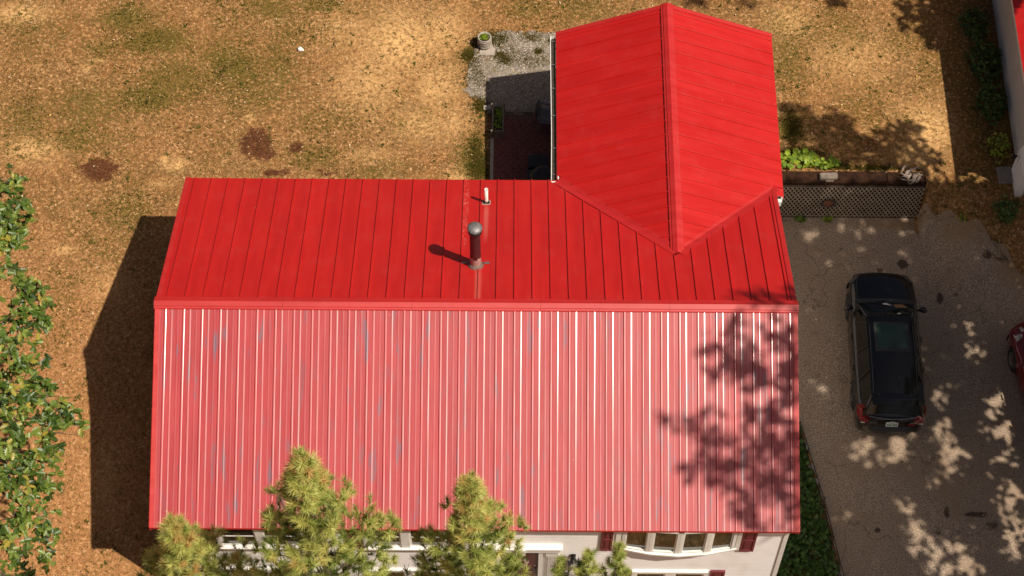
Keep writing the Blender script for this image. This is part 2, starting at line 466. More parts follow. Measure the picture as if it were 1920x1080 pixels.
n1 = noise(nt, .55, 5, .6, .4, vec=w); n2 = noise(nt, 7.5, 8, .80, .2, vec=w); n3 = noise(nt, 11, 5, .72, .3, vec=w); n4 = noise(nt, 42, 3, .7, vec=w)
c = ramp(nt, n2, [(.36, (.060, .026, .009)), (.46, (.180, .080, .025)), (.56, (.30, .145, .048)), (.68, (.56, .33, .145))])
c = mix(nt, val(nt, n1, .38, .62, 0, .55), c, (.25, .100, .028))
c = mix(nt, val(nt, noise(nt, 2.4, 6, .72, .4, vec=w), .50, .62, 0, .7), c, (.115, .056, .015))
c = mix(nt, val(nt, noise(nt, 3.1, 6, .75, .5, vec=mapv(nt, w)), .56, .66, 0, .6), c, (.50, .27, .115))
c = mix(nt, math_(nt, 'MULTIPLY', attr(nt, 'orange'), .6), c, (.42, .185, .075))
c = mix(nt, val(nt, n3, .54, .66, 0, .65), c, (.80, .47, .22))
c = mix(nt, val(nt, n3, .46, .34, 0, .8), c, (.085, .034, .011))
c = mix(nt, val(nt, n4, .5, .72, 0, .4), c, (.82, .56, .30))
c = mix(nt, val(nt, n4, .47, .30, 0, .5), c, (.08, .04, .015))
pa = attr(nt, 'pale')
c = mix(nt, math_(nt, 'MULTIPLY', pa, val(nt, noise(nt, 7, 5, .7, vec=w), .36, .56, 0, .85)), c, (.74, .45, .19))
ga = attr(nt, 'green')
gn = noise(nt, 12, 6, .78, .4, vec=w)
thr = math_(nt, 'ADD', math_(nt, 'ADD', gn, math_(nt, 'MULTIPLY', noise(nt, .9, 3, .6, vec=w), .16)), math_(nt, 'MULTIPLY', ga, .19))
gm = val(nt, thr, .625, .68, 0, .8)
gc = ramp(nt, noise(nt, 16, 4, .7, vec=w), [(.3, (.035, .032, .006)), (.55, (.11, .088, .014)), (.75, (.22, .165, .030))])
c = mix(nt, gm, c, gc)
da = attr(nt, 'dark')
dm = val(nt, math_(nt, 'ADD', math_(nt, 'MULTIPLY', da, 1.0), math_(nt, 'MULTIPLY', math_(nt, 'SUBTRACT', noise(nt, 7, 8, .82, .5, vec=w), .5), 2.6)), .50, .80, 0, .85)
c = mix(nt, dm, c, mix(nt, val(nt, n3, .4, .6), (.045, .013, .007), (.10, .033, .015)))
L.new(c, b.inputs["Base Color"]); b.inputs["Roughness"].default_value = .95; b.inputs["Specular IOR Level"].default_value = .1
bump(nt, b, math_(nt, 'ADD', n3, math_(nt, 'MULTIPLY', n4, .5)), .8, .035)
M_ground = m
ground, GV = sheet("ground", X, Y, Z, M_ground)
ground['kind'] = 'structure'
a = ground.data.attributes.new('orange', 'FLOAT', 'POINT')
a.data.foreach_set('value', (sstep(-7.0, -8.5, GV[:, 0])*sstep(6.5, 2.5, GV[:, 1])).astype(np.float32))
for nm, lst in (('green', GREEN), ('pale', PALE), ('dark', DARK)):
    a = ground.data.attributes.new(nm, 'FLOAT', 'POINT')
    a.data.foreach_set('value', blobs(lst, GV[:, 0], GV[:, 1]).astype(np.float32))

# driveway
BED = [(0.75, 8.10), (.51, 8.28), (-.6, 8.52), (-1.75, 8.76), (-3.76, 9.08), (-6, 9.5), (-12, 10.6)]
def bed_x(y): return np.interp(-np.asarray(y), [-p[0] for p in BED], [p[1] for p in BED])
wob = lambda x, y: .10*np.sin(x*3.1+y*1.7)+.07*np.sin(y*7.3)+.05*np.sin(x*9+1)
dxs = grid_lines(6.9, 17, .06, [6.92], 6.9, 40); dxs = dxs[dxs >= 6.92]
dys = grid_lines(-8, 7.04, .06, [WALLY-.01], -80, 7.0); dys = dys[dys <= WALLY]
DX, DY = np.meshgrid(dxs, dys)
left = np.where(DY > .7, 6.9, bed_x(DY) + .03*np.sin(DY*9))
topy = np.where(DX < 11.8, 7.3, 6.95 - (DX-11.8)*.85) + np.where(DX > 11.9, wob(DX, DY)*1.5, 0)
keep = (DX > left) & (DY < topy)
m, nt, N, L, b = nodes("old_worn_asphalt")
w = wpos(nt)
n1 = noise(nt, .5, 5, .65, .6, vec=w); n2 = noise(nt, 3, 6, .7, .3, vec=w); n3 = noise(nt, 24, 5, .85, vec=w); n4 = noise(nt, 120, 2, .7, vec=w)
c = ramp(nt, n3, [(.34, (.072, .055, .043)), (.5, (.30, .225, .165)), (.64, (.60, .46, .345))])
c = mix(nt, val(nt, n1, .4, .65, 0, .6), c, (.26, .185, .125))
c = mix(nt, val(nt, n2, .56, .72, 0, .5), c, (.11, .075, .05))
c = mix(nt, val(nt, n4, .62, .8, 0, .4), c, (.5, .42, .34))
sa = attr(nt, 'stain')
c = mix(nt, val(nt, math_(nt, 'ADD', sa, math_(nt, 'MULTIPLY', math_(nt, 'SUBTRACT', noise(nt, 9, 4, .6, vec=w), .5), .8)), .4, .6, 0, .85), c, (.050, .026, .018))
c = mix(nt, val(nt, math_(nt, 'ADD', attr(nt, 'sand'), math_(nt, 'MULTIPLY', math_(nt, 'SUBTRACT', noise(nt, 5, 5, .65, vec=w), .5), 1.2)), .4, .9, 0, .75), c, (.27, .175, .095))
v = nt.nodes.new("ShaderNodeTexVoronoi"); v.feature = 'DISTANCE_TO_EDGE'; v.inputs["Scale"].default_value = .42
dv = nt.nodes.new("ShaderNodeVectorMath"); dv.operation = 'ADD'; L.new(w, dv.inputs[0])
nv = nt.nodes.new("ShaderNodeTexNoise"); nv.inputs["Scale"].default_value = 1.6; nv.inputs["Detail"].default_value = 5; L.new(w, nv.inputs["Vector"]); L.new(nv.outputs["Color"], dv.inputs[1]); L.new(dv.outputs[0], v.inputs["Vector"])
c = mix(nt, math_(nt, 'MULTIPLY', val(nt, v.outputs["Distance"], .008, .003, 0, .45), val(nt, n1, .45, .55)), c, (.04, .026, .018))
L.new(c, b.inputs["Base Color"]); b.inputs["Roughness"].default_value = .9; b.inputs["Specular IOR Level"].default_value = .2
bump(nt, b, n3, .6, .02)
DY = np.minimum(DY, topy); DX = np.maximum(DX, left); keep = np.ones(DX.shape, bool)
dz = gz(DX, DY) + .022 + .01*np.sin(DX*1.1)*np.sin(DY*.9)
drive, DV = sheet("driveway", DX, DY, dz, m, keep)
drive['kind'] = 'structure'
def dblobs(lst, X, Y):
    out = np.zeros(X.shape)
    for u, v, rx, ry, w_ in lst:
        p = px(u, v, -1.4); out = np.maximum(out, w_*np.exp(-(((X-p.x)/rx)**2+((Y-p.y)/ry)**2)))
    return out
a = drive.data.attributes.new('stain', 'FLOAT', 'POINT')
a.data.foreach_set('value', dblobs([(1692,496,.17,.17,1.1),(1649,508,.12,.1,.9),(1575,470,.16,.1,.6),(1518,462,.2,.14,.45),(1840,505,.16,.14,.9),(1762,560,.12,.22,.9),(1790,558,.14,.12,.6),(1645,995,.10,.09,.9),(1830,965,.5,.1,.8),(1775,960,.1,.25,.8),(1760,1000,.4,.2,.5),(1860,985,.3,.2,.6),(1520,590,.3,.5,.4)], DV[:,0], DV[:,1]).astype(np.float32))
a = drive.data.attributes.new('sand', 'FLOAT', 'POINT')
a.data.foreach_set('value', dblobs([(1700,422,2.4,.30,.8),(1850,440,1.5,.9,1.3),(1900,520,.8,.8,1.1),(1770,900,.18,1.6,.7),(1790,950,.3,.5,.7),(1830,480,.5,.4,.7),(1880,720,.6,1.5,.4),(1560,700,.3,1.2,.5),(1600,540,.6,.3,.4),(1885,475,.5,.2,.9)], DV[:,0], DV[:,1]).astype(np.float32))

# ------------------------------------------------------------------ the house
H = 7.315; ZR = 5.5058
WS, ZS = 4.6867, 3.4674
WN, ZN = 4.7402, 3.4483
tS, tN = (ZR-ZS)/WS, (ZR-ZN)/WN
WX0, WX1, WY2, ZWE, ZWR = 1.917, 7.5267, 9.3346, 3.4564, 4.6645
WXR = (WX0+WX1)/2; tW = (ZWR-ZWE)/(WXR-WX0)
YV = (ZR-ZWR)/tN                              # where the wing ridge dies into the main slope
house = thing("house", "white sided house with bright red ribbed metal roof and a gabled rear wing", "house", (0, 0, -1.4))
HO = Vector((0, 0, -1.4))
class HB(MB):        # everything of the house is written in world metres and moved to the house origin
    def mesh(s, name, m=None, smooth=False):
        s.v = [(x-HO.x, y-HO.y, z-HO.z) for x, y, z in s.v]; return MB.mesh(s, name, m, smooth)

def wall_profile(b, x0, y0, x1, y1, z0, ztop, nrm, exp=.145):
    """clapboard wall as one stepped sheet between two plan points; ztop(t) height along it"""
    z = z0; a = Vector((x0, y0, 0)); e = Vector((x1, y1, 0)); n = Vector((*nrm, 0))
    hmax = max(ztop(i/20) for i in range(21))
    while z < hmax-.01:
        t0, t1 = 0., 1.
        ts = [i/200 for i in range(201) if ztop(i/200) >= z+exp*.5]
        if not ts: break
        t0, t1 = ts[0], ts[-1]
        zt = min(z+exp, hmax)
        A, B = a.lerp(e, t0), a.lerp(e, t1)
        lo, hi = n*.014, n*.003
        b.add([A+Vector((0,0,z))+lo, B+Vector((0,0,z))+lo, B+Vector((0,0,zt))+hi, A+Vector((0,0,zt))+hi,
               A+Vector((0,0,z)), B+Vector((0,0,z))], [(0,1,2,3), (4,5,1,0)])
        z += exp
YF = -4.49; XW = 7.10; YB = 4.52; ZB = -1.5
# core
b = HB(); b.box(-XW+.02, XW-.02, YF+.02, YB-.02, ZB, 3.28)
b.add([(-XW+.02, YF+.02, 3.28), (-XW+.02, YB-.02, 3.28), (-XW+.02, 0, ZR-.10), (XW-.02, YF+.02, 3.28), (XW-.02, YB-.02, 3.28), (XW-.02, 0, ZR-.10)], [(0,1,2), (3,5,4), (0,2,5,3), (1,4,5,2)])
b.box(2.14, 7.33, YB-.02, 9.12, ZB, 3.30)
b.add([(2.14, 9.12, 3.30), (7.33, 9.12, 3.30), (WXR, 9.12, ZWR-.1), (2.14, 3, 3.30), (7.33, 3, 3.30), (WXR, 3, ZWR-.1)], [(0,1,2), (3,5,4), (0,2,5,3), (1,4,5,2)])
core = b.obj("wall", M_siding, house)
for nm, args in (("gable_siding", (-XW, YB, -XW, YF, ZB, lambda t: 3.2+(ZR-.1-3.2)*(1-abs(2*t-1)), (-1, 0))),
                 ("gable_siding", (XW, YF, XW, YB, ZB, lambda t: 3.2+(ZR-.1-3.2)*(1-abs(2*t-1)), (1, 0))),
                 ("rear_siding", (2.12, YB, -XW, YB, ZB, lambda t: 3.25, (0, 1))),
                 ("wing_siding", (2.12, 9.14, 2.12, YB, ZB, lambda t: 3.25, (-1, 0))),
                 ("wing_siding", (7.35, YB, 7.35, 9.14, ZB, lambda t: 3.25, (1, 0))),
                 ("gable_siding", (7.35, 9.14, 2.12, 9.14, ZB, lambda t: 3.25+(ZWR-.1-3.25)*(1-abs(2*t-1)), (0, 1)))):
    b = HB(); wall_profile(b, *args); b.obj(nm, M_siding, house)
# street side: every clapboard its own piece
EXP = .1085
bm_ = MB()
Lb = 2*XW
bm_.add([(-Lb/2, 0, 0), (Lb/2, 0, 0), (Lb/2, 0, EXP+.01), (-Lb/2, 0, EXP+.01), (-Lb/2, -.026, 0), (Lb/2, -.026, 0), (Lb/2, -.009, EXP+.006), (-Lb/2, -.009, EXP+.006)],
        [(0,1,5,4), (4,5,6,7), (7,6,2,3), (0,4,7,3), (1,2,6,5), (0,3,2,1)])
bme = bm_.mesh("siding_board", M_siding)
z = ZB
while z < 3.36:
    link("siding_board", bme, house, (0, YF+.018, z-HO.z)); z += EXP
for sx in (-1, 1):
    b = HB(); b.box(sx*XW-.05+.01*sx, sx*XW+.05+.01*sx, YF-.03, YF+.07, ZB, 3.37); b.obj("corner_board", M_white, house)
# foundation and step in front of the door
b = HB(); b.box(-.2, 2.2, YF-1.3, YF-.03, -1.5, -.28); b.obj("door_step", M_conc, house, bevel=.01)

# --- metal roof panels
PIT = .4185
def profile(p, minor=True):
    if not minor: return [(-.014, 0), (-.012, .030), (.004, .032), (.010, .028), (.014, 0)]
    pr = [(-.030, 0), (-.020, .0185), (-.010, .0235), (.002, .0225), (.015, .0204), (.027, .0164), (.040, 0)]
    for c0, h in ((p/3, .0058), (2*p/3, .0022)):
        pr += [(c0-.014, 0), (c0-.006, h), (c0+.001, h*.92), (c0+.013, h*.55), (c0+.028, 0)]
    return pr
def panel(name, fr, p, b0, b1, mt, a0=0, a_lo=None, a_hi=None, minor=True):
    """strip of roofing. fr=(origin, across, along, normal); b0/b1(a) limits along the slope"""
    O, A, B_, Nn = fr
    pr = profile(p, minor)
    pts = [(a0+a, h) for a, h in pr] + [(a0+p+pr[0][0], 0)]
    if a_lo is not None: pts = [(a, h) for a, h in pts if a > a_lo]; pts = [(a_lo, 0)] + pts
    if a_hi is not None: pts = [(a, h) for a, h in pts if a < a_hi]; pts = pts + [(a_hi, 0)]
    r0, r1, u0, u1 = [], [], [], []
    for a, h in pts:
        s0, s1 = b0(a), b1(a)
        if s1 < s0: s1 = s0
        r0.append(O + A*a + B_*s0 + Nn*h); r1.append(O + A*a + B_*s1 + Nn*h)
        u0.append(O + A*a + B_*s0 - Nn*.004); u1.append(O + A*a + B_*s1 - Nn*.004)
    if max((q-r).length for q, r in zip(r0, r1)) < .02: return
    bb = HB(); n = len(pts)
    bb.grid([u0, r0, r1, u1])
    return bb.obj(name, mt, house)
NS = Vector((0, -tS, 1)).normalized(); NN = Vector((0, tN, 1)).normalized()
S_al = Vector((0, -1, -tS)).normalized(); N_al = Vector((0, 1, -tN)).normalized()
LS = sqrt(WS**2+(ZR-ZS)**2); LN = sqrt(WN**2+(ZR-ZN)**2)
A0 = .23; K = 35
frS = (Vector((-H, 0, ZR)), Vector((1, 0, 0)), S_al, NS)
frN = (Vector((-H, 0, ZR)), Vector((1, 0, 0)), N_al, NN)
# valley on the main north slope in (a, b): b at which the wing begins
cN = sqrt(1+tN*tN)
def vall(x, off=0.):
    """distance down the north slope where the valley lies at world x"""
    dist = abs(x-WXR); zz = ZWR-dist*tW
    return max(0, (ZR-zz)/tN*cN)
FL = .14
def nb1(a):
    x = a-H
    if x < WX0-.02: return LN
    return min(LN, vall(x)-FL*1.6)
smesh = nmesh = None
def place(me, mt, fr, a, nm):
    o = link(nm, me, house); p = fr[0]+fr[1]*a; o.location = (p.x-0, 0, 0); return o
for k in range(-1, K):
    a0 = A0+k*PIT
    lo = .02 if k < 0 else None
    hi = 2*H-.02 if k == K-1 else None
    full = lo is None and hi is None
    if full and smesh: link("roof_panel", smesh, house, (a0-A0, 0, 0))
    else:
        o = panel("roof_panel", frS, PIT, lambda a: .03, lambda a: LS, M_roofs, a0, lo, hi)
        if full and k == 0: smesh = o.data
    if full and a0+PIT-H < WX0-.05 and nmesh: link("roof_panel", nmesh, house, (a0-A0, 0, 0))
    else:
        o = panel("roof_panel", frN, PIT, lambda a: .03, nb1, M_roofy, a0, lo, hi, False)
        if full and k == 0: nmesh = o.data
# wing panels run from its ridge to its eaves
cW = sqrt(1+tW*tW); LW = (WXR-WX0)*cW
NWw = Vector((-tW, 0, 1)).normalized(); NWe = Vector((tW, 0, 1)).normalized()
frWw = (Vector((WXR, WY2, ZWR)), Vector((0, -1, 0)), Vector((-1, 0, -tW)).normalized(), NWw)
frWe = (Vector((WXR, WY2, ZWR)), Vector((0, -1, 0)), Vector((1, 0, -tW)).normalized(), NWe)
def wb1(a):
    """on the wing slope: distance from its ridge at which the main slope cuts it off"""
    return (ZWR-(ZR-tN*(WY2-a)))/tW*cW
def wend(q):
    y = WY2-q
    if y >= WN: return LW
    return max(.02, min(LW, wb1(q)-FL*1.1))
def eend(q):
    y = WY2-q
    if y >= vC_y: return LW
    return max(.02, min(LW, wb1(q)-FL*.5))
vC_y = (ZR-(ZWR-(H-WXR)*tW))/tN
k = 0
while True:
    a0 = .22+(k-1)*PIT
    if WY2-a0 < YV: break
    lo = .02 if k == 0 else None
    panel("roof_panel", frWw, PIT, lambda q: .02, wend, M_roofx, a0, lo, None, False)
    panel("roof_panel", frWe, PIT, lambda q: .02, eend, M_roofx, a0, lo, None, False)
    k += 1
panel("roof_panel", frWe, PIT*1.3, lambda q: (H-WXR)*cW, lambda q: LW, M_roofx, WY2-vC_y+.03, None, WY2-4.28)
# flashings in the valleys: flat strip on either side of the joint
def quadstrip(name, p, q, side1, n1, w1, side2, n2, w2, mt, h=.012):
    bb = HB(); rows = []
    for e in (p, q):
        e = Vector(e)
        rows.append([e+side1*w1+n1*.002, e+side1*w1+n1*h, e+(n1+n2)*h*.6, e+side2*w2+n2*h, e+side2*w2+n2*.002])
    bb.grid(rows); return bb.obj(name, mt, house)
vA = Vector((WXR, YV, ZWR)); vB = Vector((WX0+.02, (ZR-ZWE-.02*tW)/tN, ZWE)); vB.y = (ZR-vB.z)/tN
vC = Vector((H-.02, 0, 0)); vC.z = ZWR-(H-.02-WXR)*tW; vC.y = (ZR-vC.z)/tN
def inplane(d, n, sgn):
    s = d.cross(n).normalized(); return s*sgn
dW = (vB-vA).normalized(); dE = (vC-vA).normalized()
sN = inplane(dW, NN, 1); sN = sN if sN.x < 0 or sN.y < 0 else -sN
sN = sN if (sN.y < 0) else -sN
sWw = inplane(dW, NWw, 1); sWw = sWw if sWw.y > 0 else -sWw
quadstrip("valley_flashing", vA, vB, sN, NN, .15, sWw, NWw, .12, M_trim)
sN2 = inplane(dE, NN, 1); sN2 = sN2 if sN2.y < 0 else -sN2
sWe = inplane(dE, NWe, 1); sWe = sWe if sWe.y > 0 else -sWe
quadstrip("valley_flashing", vA, vC, sN2, NN, .18, sWe, NWe, .08, M_trim)
# ridge caps: bent plate with a hem and a raised centre
def cap(p, q, al1, n1, al2, n2, w, name, mt):
    bb = HB(); rows = []
    for e in (Vector(p), Vector(q)):
        rows.append([e+al1*w+n1*.003, e+al1*w+n1*.030, e+al1*(w-.02)+n1*.040, e+al1*(w*.62)+n1*.036, e+al1*(w*.56)+n1*.052, e+al1*.05+n1*.052, e+(n1+n2)*.032,
                     e+al2*.05+n2*.052, e+al2*(w*.56)+n2*.052, e+al2*(w*.62)+n2*.036, e+al2*(w-.02)+n2*.040, e+al2*w+n2*.030, e+al2*w+n2*.003])
    bb.grid(rows)
    n = len(rows[0]); bb.f.append(tuple(range(n))[::-1]); bb.f.append(tuple(range(n, 2*n)))
    return bb.obj(name, mt, house)
for i in range(5):
    x0 = -H-.03+i*(2*H+.06)/5; x1 = x0+(2*H+.06)/5+(.0 if i == 4 else -.004)
    cap((x0, 0, ZR), (x1, 0, ZR), S_al, NS, N_al, NN, .165, "ridge_cap", M_trim)
for i in range(2):
    y0 = WY2+.02-i*(WY2-YV)/2; y1 = y0-(WY2-YV)/2-(.05 if i else -.004)
    cap((WXR, y0, ZWR), (WXR, y1, ZWR), frWe[2], NWe, frWw[2], NWw, .17, "ridge_cap", M_trim)
# rake trims and drip edges
def rake(p, q, n, out, name="rake_trim", w=.10, drop=.14):
    p, q, out = Vector(p), Vector(q), Vector(out)
    bb = HB(); rows = []
    dn = Vector((0, 0, -1))
    for e in (p, q):
        rows.append([e-out*w+n*.002, e-out*w+n*.022, e+n*.026, e+out*.012+n*.022, e+out*.012+dn*drop, e-out*.01+dn*drop])
    bb.grid(rows); return bb.obj(name, M_trim, house)
rake((-H, 0, ZR), (-H, -WS, ZS), NS, (-1, 0, 0)); rake((H, 0, ZR), (H, -WS, ZS), NS, (1, 0, 0))
rake((-H, 0, ZR), (-H, WN, ZN), NN, (-1, 0, 0)); rake((H, 0, ZR), (H, WN-.0, ZN), NN, (1, 0, 0))
rake((WXR, WY2, ZWR), (WX0, WY2, ZWE), NWw, (0, 1, 0)); rake((WXR, WY2, ZWR), (WX1, WY2, ZWE), NWe, (0, 1, 0))
b = HB(); b.box(-H, H, -WS-.006, -WS+.012, ZS-.07, ZS-.006); b.obj("drip_edge", M_trim, house)
b = HB(); b.box(-H, WX0, WN-.012, WN+.006, ZN-.07, ZN-.006); b.obj("drip_edge", M_trim, house)
b = HB(); b.box(WX0-.006, WX0+.012, WN+.02, WY2-.02, ZWE-.07, ZWE-.006); b.obj("drip_edge", M_trim, house)
b = HB(); b.box(WX1-.012, WX1+.006, 4.28, WY2-.02, ZWE-.07, ZWE-.006); b.obj("drip_edge", M_trim, house)
# fascias and soffits
b = HB(); b.box(-H+.04, H-.04, -WS+.03, -WS+.05, ZS-.09, ZS-.012); b.obj("fascia", M_white, house)
b = HB(); b.box(-H+.06, H-.06, -WS+.05, YF+.02, ZS-.09, ZS-.07); b.obj("soffit", M_white, house)
b = HB(); b.box(-H+.04, WX0, WN-.05, WN-.02, ZN-.20, ZN-.012); b.obj("fascia", M_white, house)
b = HB(); b.box(WX0+.02, WX0+.05, WN+.03, WY2-.04, ZWE-.20, ZWE-.012); b.obj("fascia", M_white, house)
b = HB(); b.box(WX1-.05, WX1-.02, 4.25, WY2-.04, ZWE-.20, ZWE-.012); b.obj("fascia", M_white, house)
b = HB(); b.box(WX1-.17, WX1-.05, 4.16, 4.248, ZWE-.22, ZWE-.03); b.obj("gutter_end", M_white, house)
# gutter on the west eave of the wing
gb = HB(); pr = [(0, 0), (-.004, -.10), (-.03, -.115), (-.08, -.115), (-.105, -.08), (-.115, -.01), (-.115, .006), (-.128, .006), (-.128, -.012), (-.118, -.09), (-.085, -.128), (-.02, -.128), (.004, -.105), (.004, 0)]
rows = [[Vector((WX0-.008+x, y, 3.40+z)) for x, z in pr] for y in (4.76, 6.2, 7.8, 9.25)]
for i, r_ in enumerate(rows):
    for p in r_: p.x -= (.012, .0, .010, .018)[i]; p.z -= (.0, .012, .004, 0)[i]
gb.grid(rows); gut = gb.obj("gutter", M_white, house)
b = HB(); b.grid([[Vector((WX0-.12, y, 3.345)), Vector((WX0-.06, y, 3.34)), Vector((WX0-.01, y, 3.35))] for y in (4.78, 6.2, 7.8, 9.22)]); b.obj("gutter_shade_strip", M_soil, gut)  # dark strip added to stand in for shade inside the trough
for y in (4.95, 5.75, 6.75, 7.6, 8.35, 9.1):
    b = HB(); b.box(WX0-.135, WX0, y-.012, y+.012, 3.39, 3.398)
    o = b.obj("hanger", M_steel, gut)
b = HB(); b.box(WX0-.14, WX0-.02, 9.25, 9.256, 3.27, 3.405); b.obj("end_cap", M_white, gut)
b = HB(); b.tube([(WX0-.07, 9.1, 3.28), (WX0-.05, 9.1, 3.15), (2.06, 9.1, 2.95), (2.06, 9.1, .2)], .035, 8); b.obj("downspout", M_white, house)

# --- windows
def frame_rect(b, x0, x1, z0, z1, y0, y1, t, tb=None):
    tb = tb or t
    b.box(x0, x0+t, y0, y1, z0, z1); b.box(x1-t, x1, y0, y1, z0, z1)
    b.box(x0+t, x1-t, y0, y1, z1-t, z1); b.box(x0+t, x1-t, y0, y1, z0, z0+tb)
def window(xs_, z0, z1, glass=M_glass):
    """row of double-hung sashes sharing one casing; xs_: list of (x0, x1) openings"""
    Xa, Xb = xs_[0][0]-.10, xs_[-1][1]+.10
    b = HB(); y1 = YF+.03; y0 = YF-.075
    b.box(Xa, xs_[0][0], y0, y1, z0-.02, z1+.1); b.box(xs_[-1][1], Xb, y0, y1, z0-.02, z1+.1)
    for (p0, p1), (q0, q1) in zip(xs_[:-1], xs_[1:]): b.box(p1, q0, y0, y1, z0-.02, z1+.1)
    for p0, p1 in xs_: b.box(p0, p1, y0, y1, z1, z1+.1)
    fr = b.obj("window", M_white, house)
    s = HB(); s.box(Xa-.02, Xb+.02, YF-.12, YF+.02, z0-.075, z0-.022); s.obj("sill", M_white, fr)
    for p0, p1 in xs_:
        mz = (z0+z1)/2
        f = HB(); frame_rect(f, p0, p1, mz-.02, z1, YF-.045, YF-.02, .04); frame_rect(f, p0, p1, z0-.02, mz+.02, YF-.032, YF-.006, .045, .06)
        f.obj("sash", M_white, fr)
        g = HB(); g.box(p0+.03, p1-.03, YF-.036, YF-.030, mz+.01, z1-.03); g.obj("pane", glass, fr)
        g = HB(); g.box(p0+.03, p1-.03, YF-.020, YF-.014, z0+.03, mz-.0); g.obj("pane", glass, fr)
    return fr
def shutter(x0, x1, z0, z1):
    b = HB(); y0 = YF-.055
    t = .05; mz = z0+(z1-z0)*.42
    b.box(x0, x0+t, y0, YF, z0, z1); b.box(x1-t, x1, y0, YF, z0, z1)
    for za, zb in ((z0, z0+.07), (mz, mz+.07), (z1-.07, z1)): b.box(x0+t, x1-t, y0, YF, za, zb)
    b.box(x0+t, x1-t, y0+.025, YF, z0+.07, mz); b.box(x0+t, x1-t, y0+.025, YF, mz+.07, z1-.07)
    for za, zb in ((z0+.11, mz-.04), (mz+.11, z1-.11)): b.box(x0+t+.035, x1-t-.035, y0+.008, y0+.03, za, zb)
    return b.obj("shutter", M_maroon, house)
Z0, Z1 = 2.16, 3.22
window([(-5.83, -5.02), (-4.84, -4.03)], 2.12, 3.18)
shutter(-6.33, -5.97, 2.02, 3.36); shutter(-3.90, -3.54, 2.02, 3.36)
window([(-2.46, -1.70), (-1.50, -.74)], 2.12, 3.18)
shutter(-2.96, -2.60, 2.02, 3.36); shutter(-.60, -.24, 2.02, 3.36)
window([(3.80, 4.50), (4.72, 5.42)], -.25, .62); shutter(3.32, 3.66, -.35, .72); shutter(5.58, 5.92, -.35, .72)
window([(-5.83, -5.02), (-4.84, -4.03)], -.25, .62); window([(-2.46, -1.70), (-1.50, -.74)], -.25, .62)
# bow window of four casements
bx = [3.37, 4.00, 4.67, 5.34, 5.97]; by_ = [0.03, .13, .17, .13, .03]
bz0, bz1 = 2.16, 3.36
b = HB()
V5 = [Vector((x, YF-d, 0)) for x, d in zip(bx, by_)]
for i in range(4):
    p, q = V5[i], V5[i+1]; d = (q-p).normalized(); n = Vector((d.y, -d.x, 0))
    for e, s_g in ((p, 1), (q, -1)):
        c0 = e + d*s_g*.035
        b.bar(c0+Vector((0,0,bz0)), c0+Vector((0,0,bz1)), .07, .07, n)
        c1 = e + d*s_g*.088
        b.bar(c1+Vector((0,0,bz0))-n*.015, c1+Vector((0,0,bz1))-n*.015, .034, .05, n)
    b.bar(p+Vector((0,0,bz1-.03)), q+Vector((0,0,bz1-.03)), .07, .06)
    b.bar(p+d*.1+Vector((0,0,bz0+.03)), q-d*.1+Vector((0,0,bz0+.03)), .05, .055)
b.box(3.12, 3.34, YF-.05, YF+.02, bz0-.12, bz1); b.box(6.00, 6.10, YF-.05, YF+.02, bz0-.12, bz1)
b.box(3.22, 3.335, YF-.075, YF-.05, bz0-.12, bz1)
bow = b.obj("bow_window", M_white, house)
for i in range(4):
    p, q = V5[i], V5[i+1]; d = (q-p).normalized(); n = Vector((d.y, -d.x, 0))
    g = HB(); g.bar(p+d*.10+Vector((0,0,(bz0+bz1)/2))-n*.02, q-d*.10+Vector((0,0,(bz0+bz1)/2))-n*.02, .006, bz1-bz0-.08)
    g.obj("pane", M_glass if i < 2 else M_glassg, bow)
s = HB(); off = [(x, YF-d*1.25-.05) for x, d in zip(bx, by_)]; off[0] = (3.30, YF-.07); off[-1] = (6.03, YF-.07)
s.prism([(3.30, YF+.02)]+off+[(6.03, YF+.02)], bz0-.07, bz0-.005); s.obj("sill", M_white, bow)
s = HB(); off2 = [(x, YF-d*.86-.01) for x, d in zip(bx, by_)]
s.prism([(3.36, YF+.02)]+off2+[(5.98, YF+.02)], bz0-.16, bz0-.072); s.obj("apron", M_siding, bow)
s = HB(); s.prism([(3.37, YF+.02)]+[(x, YF-d) for x, d in zip(bx, by_)]+[(5.97, YF+.02)], bz1, bz1+.015); s.obj("head", M_white, bow)
shutter(2.94, 3.10, 1.97, 3.36) if False else shutter(2.90, 3.16, 1.97, 3.36)
shutter(6.11, 6.44, 1.97, 3.36)
# --- front door with fluted surround
dx0, dx1 = .60, 1.47; dzt = 1.88; dzb = -.28
b = HB(); b.box(dx0, dx1, YF-.03, YF+.02, dzb, dzt)
for za, zb in ((dzb+.12, .35), (.5, 1.1)):
    for xa, xb in ((dx0+.13, 1.0), (1.07, dx1-.13)): b.box(xa, xb, YF-.042, YF-.03, za, zb)
door = b.obj("door", M_doorred, house)
s = HB(); frame_rect(s, dx0-.10, dx1+.10, dzb, dzt+.10, YF-.075, YF+.02, .10, .02); s.obj("door_frame", M_white, door)
s = HB(); s.tube([(dx1-.06, YF-.03, .82), (dx1-.06, YF-.075, .82)], .012, 8); s.box(dx1-.085, dx1-.03, YF-.10, YF-.075, .76, .90); s.obj("handle", M_black, door)
g = HB(); g.lathe([(0, .005), (.02, .004), (.022, 0)], 10, (dx1-.07, YF-.031, 1.0)); g.obj("lock", M_steel, door)
for xa in (.16, 1.66):
    b = HB(); b.box(xa, xa+.24, YF-.06, YF+.01, dzb, 1.90)
    for i in range(5): b.box(xa+.03+i*.04, xa+.05+i*.04, YF-.075, YF-.06, dzb+.12, 1.62)
    b.box(xa-.02, xa+.26, YF-.085, YF-.06, 1.66, 1.90)
    b.obj("pilaster", M_white, house)
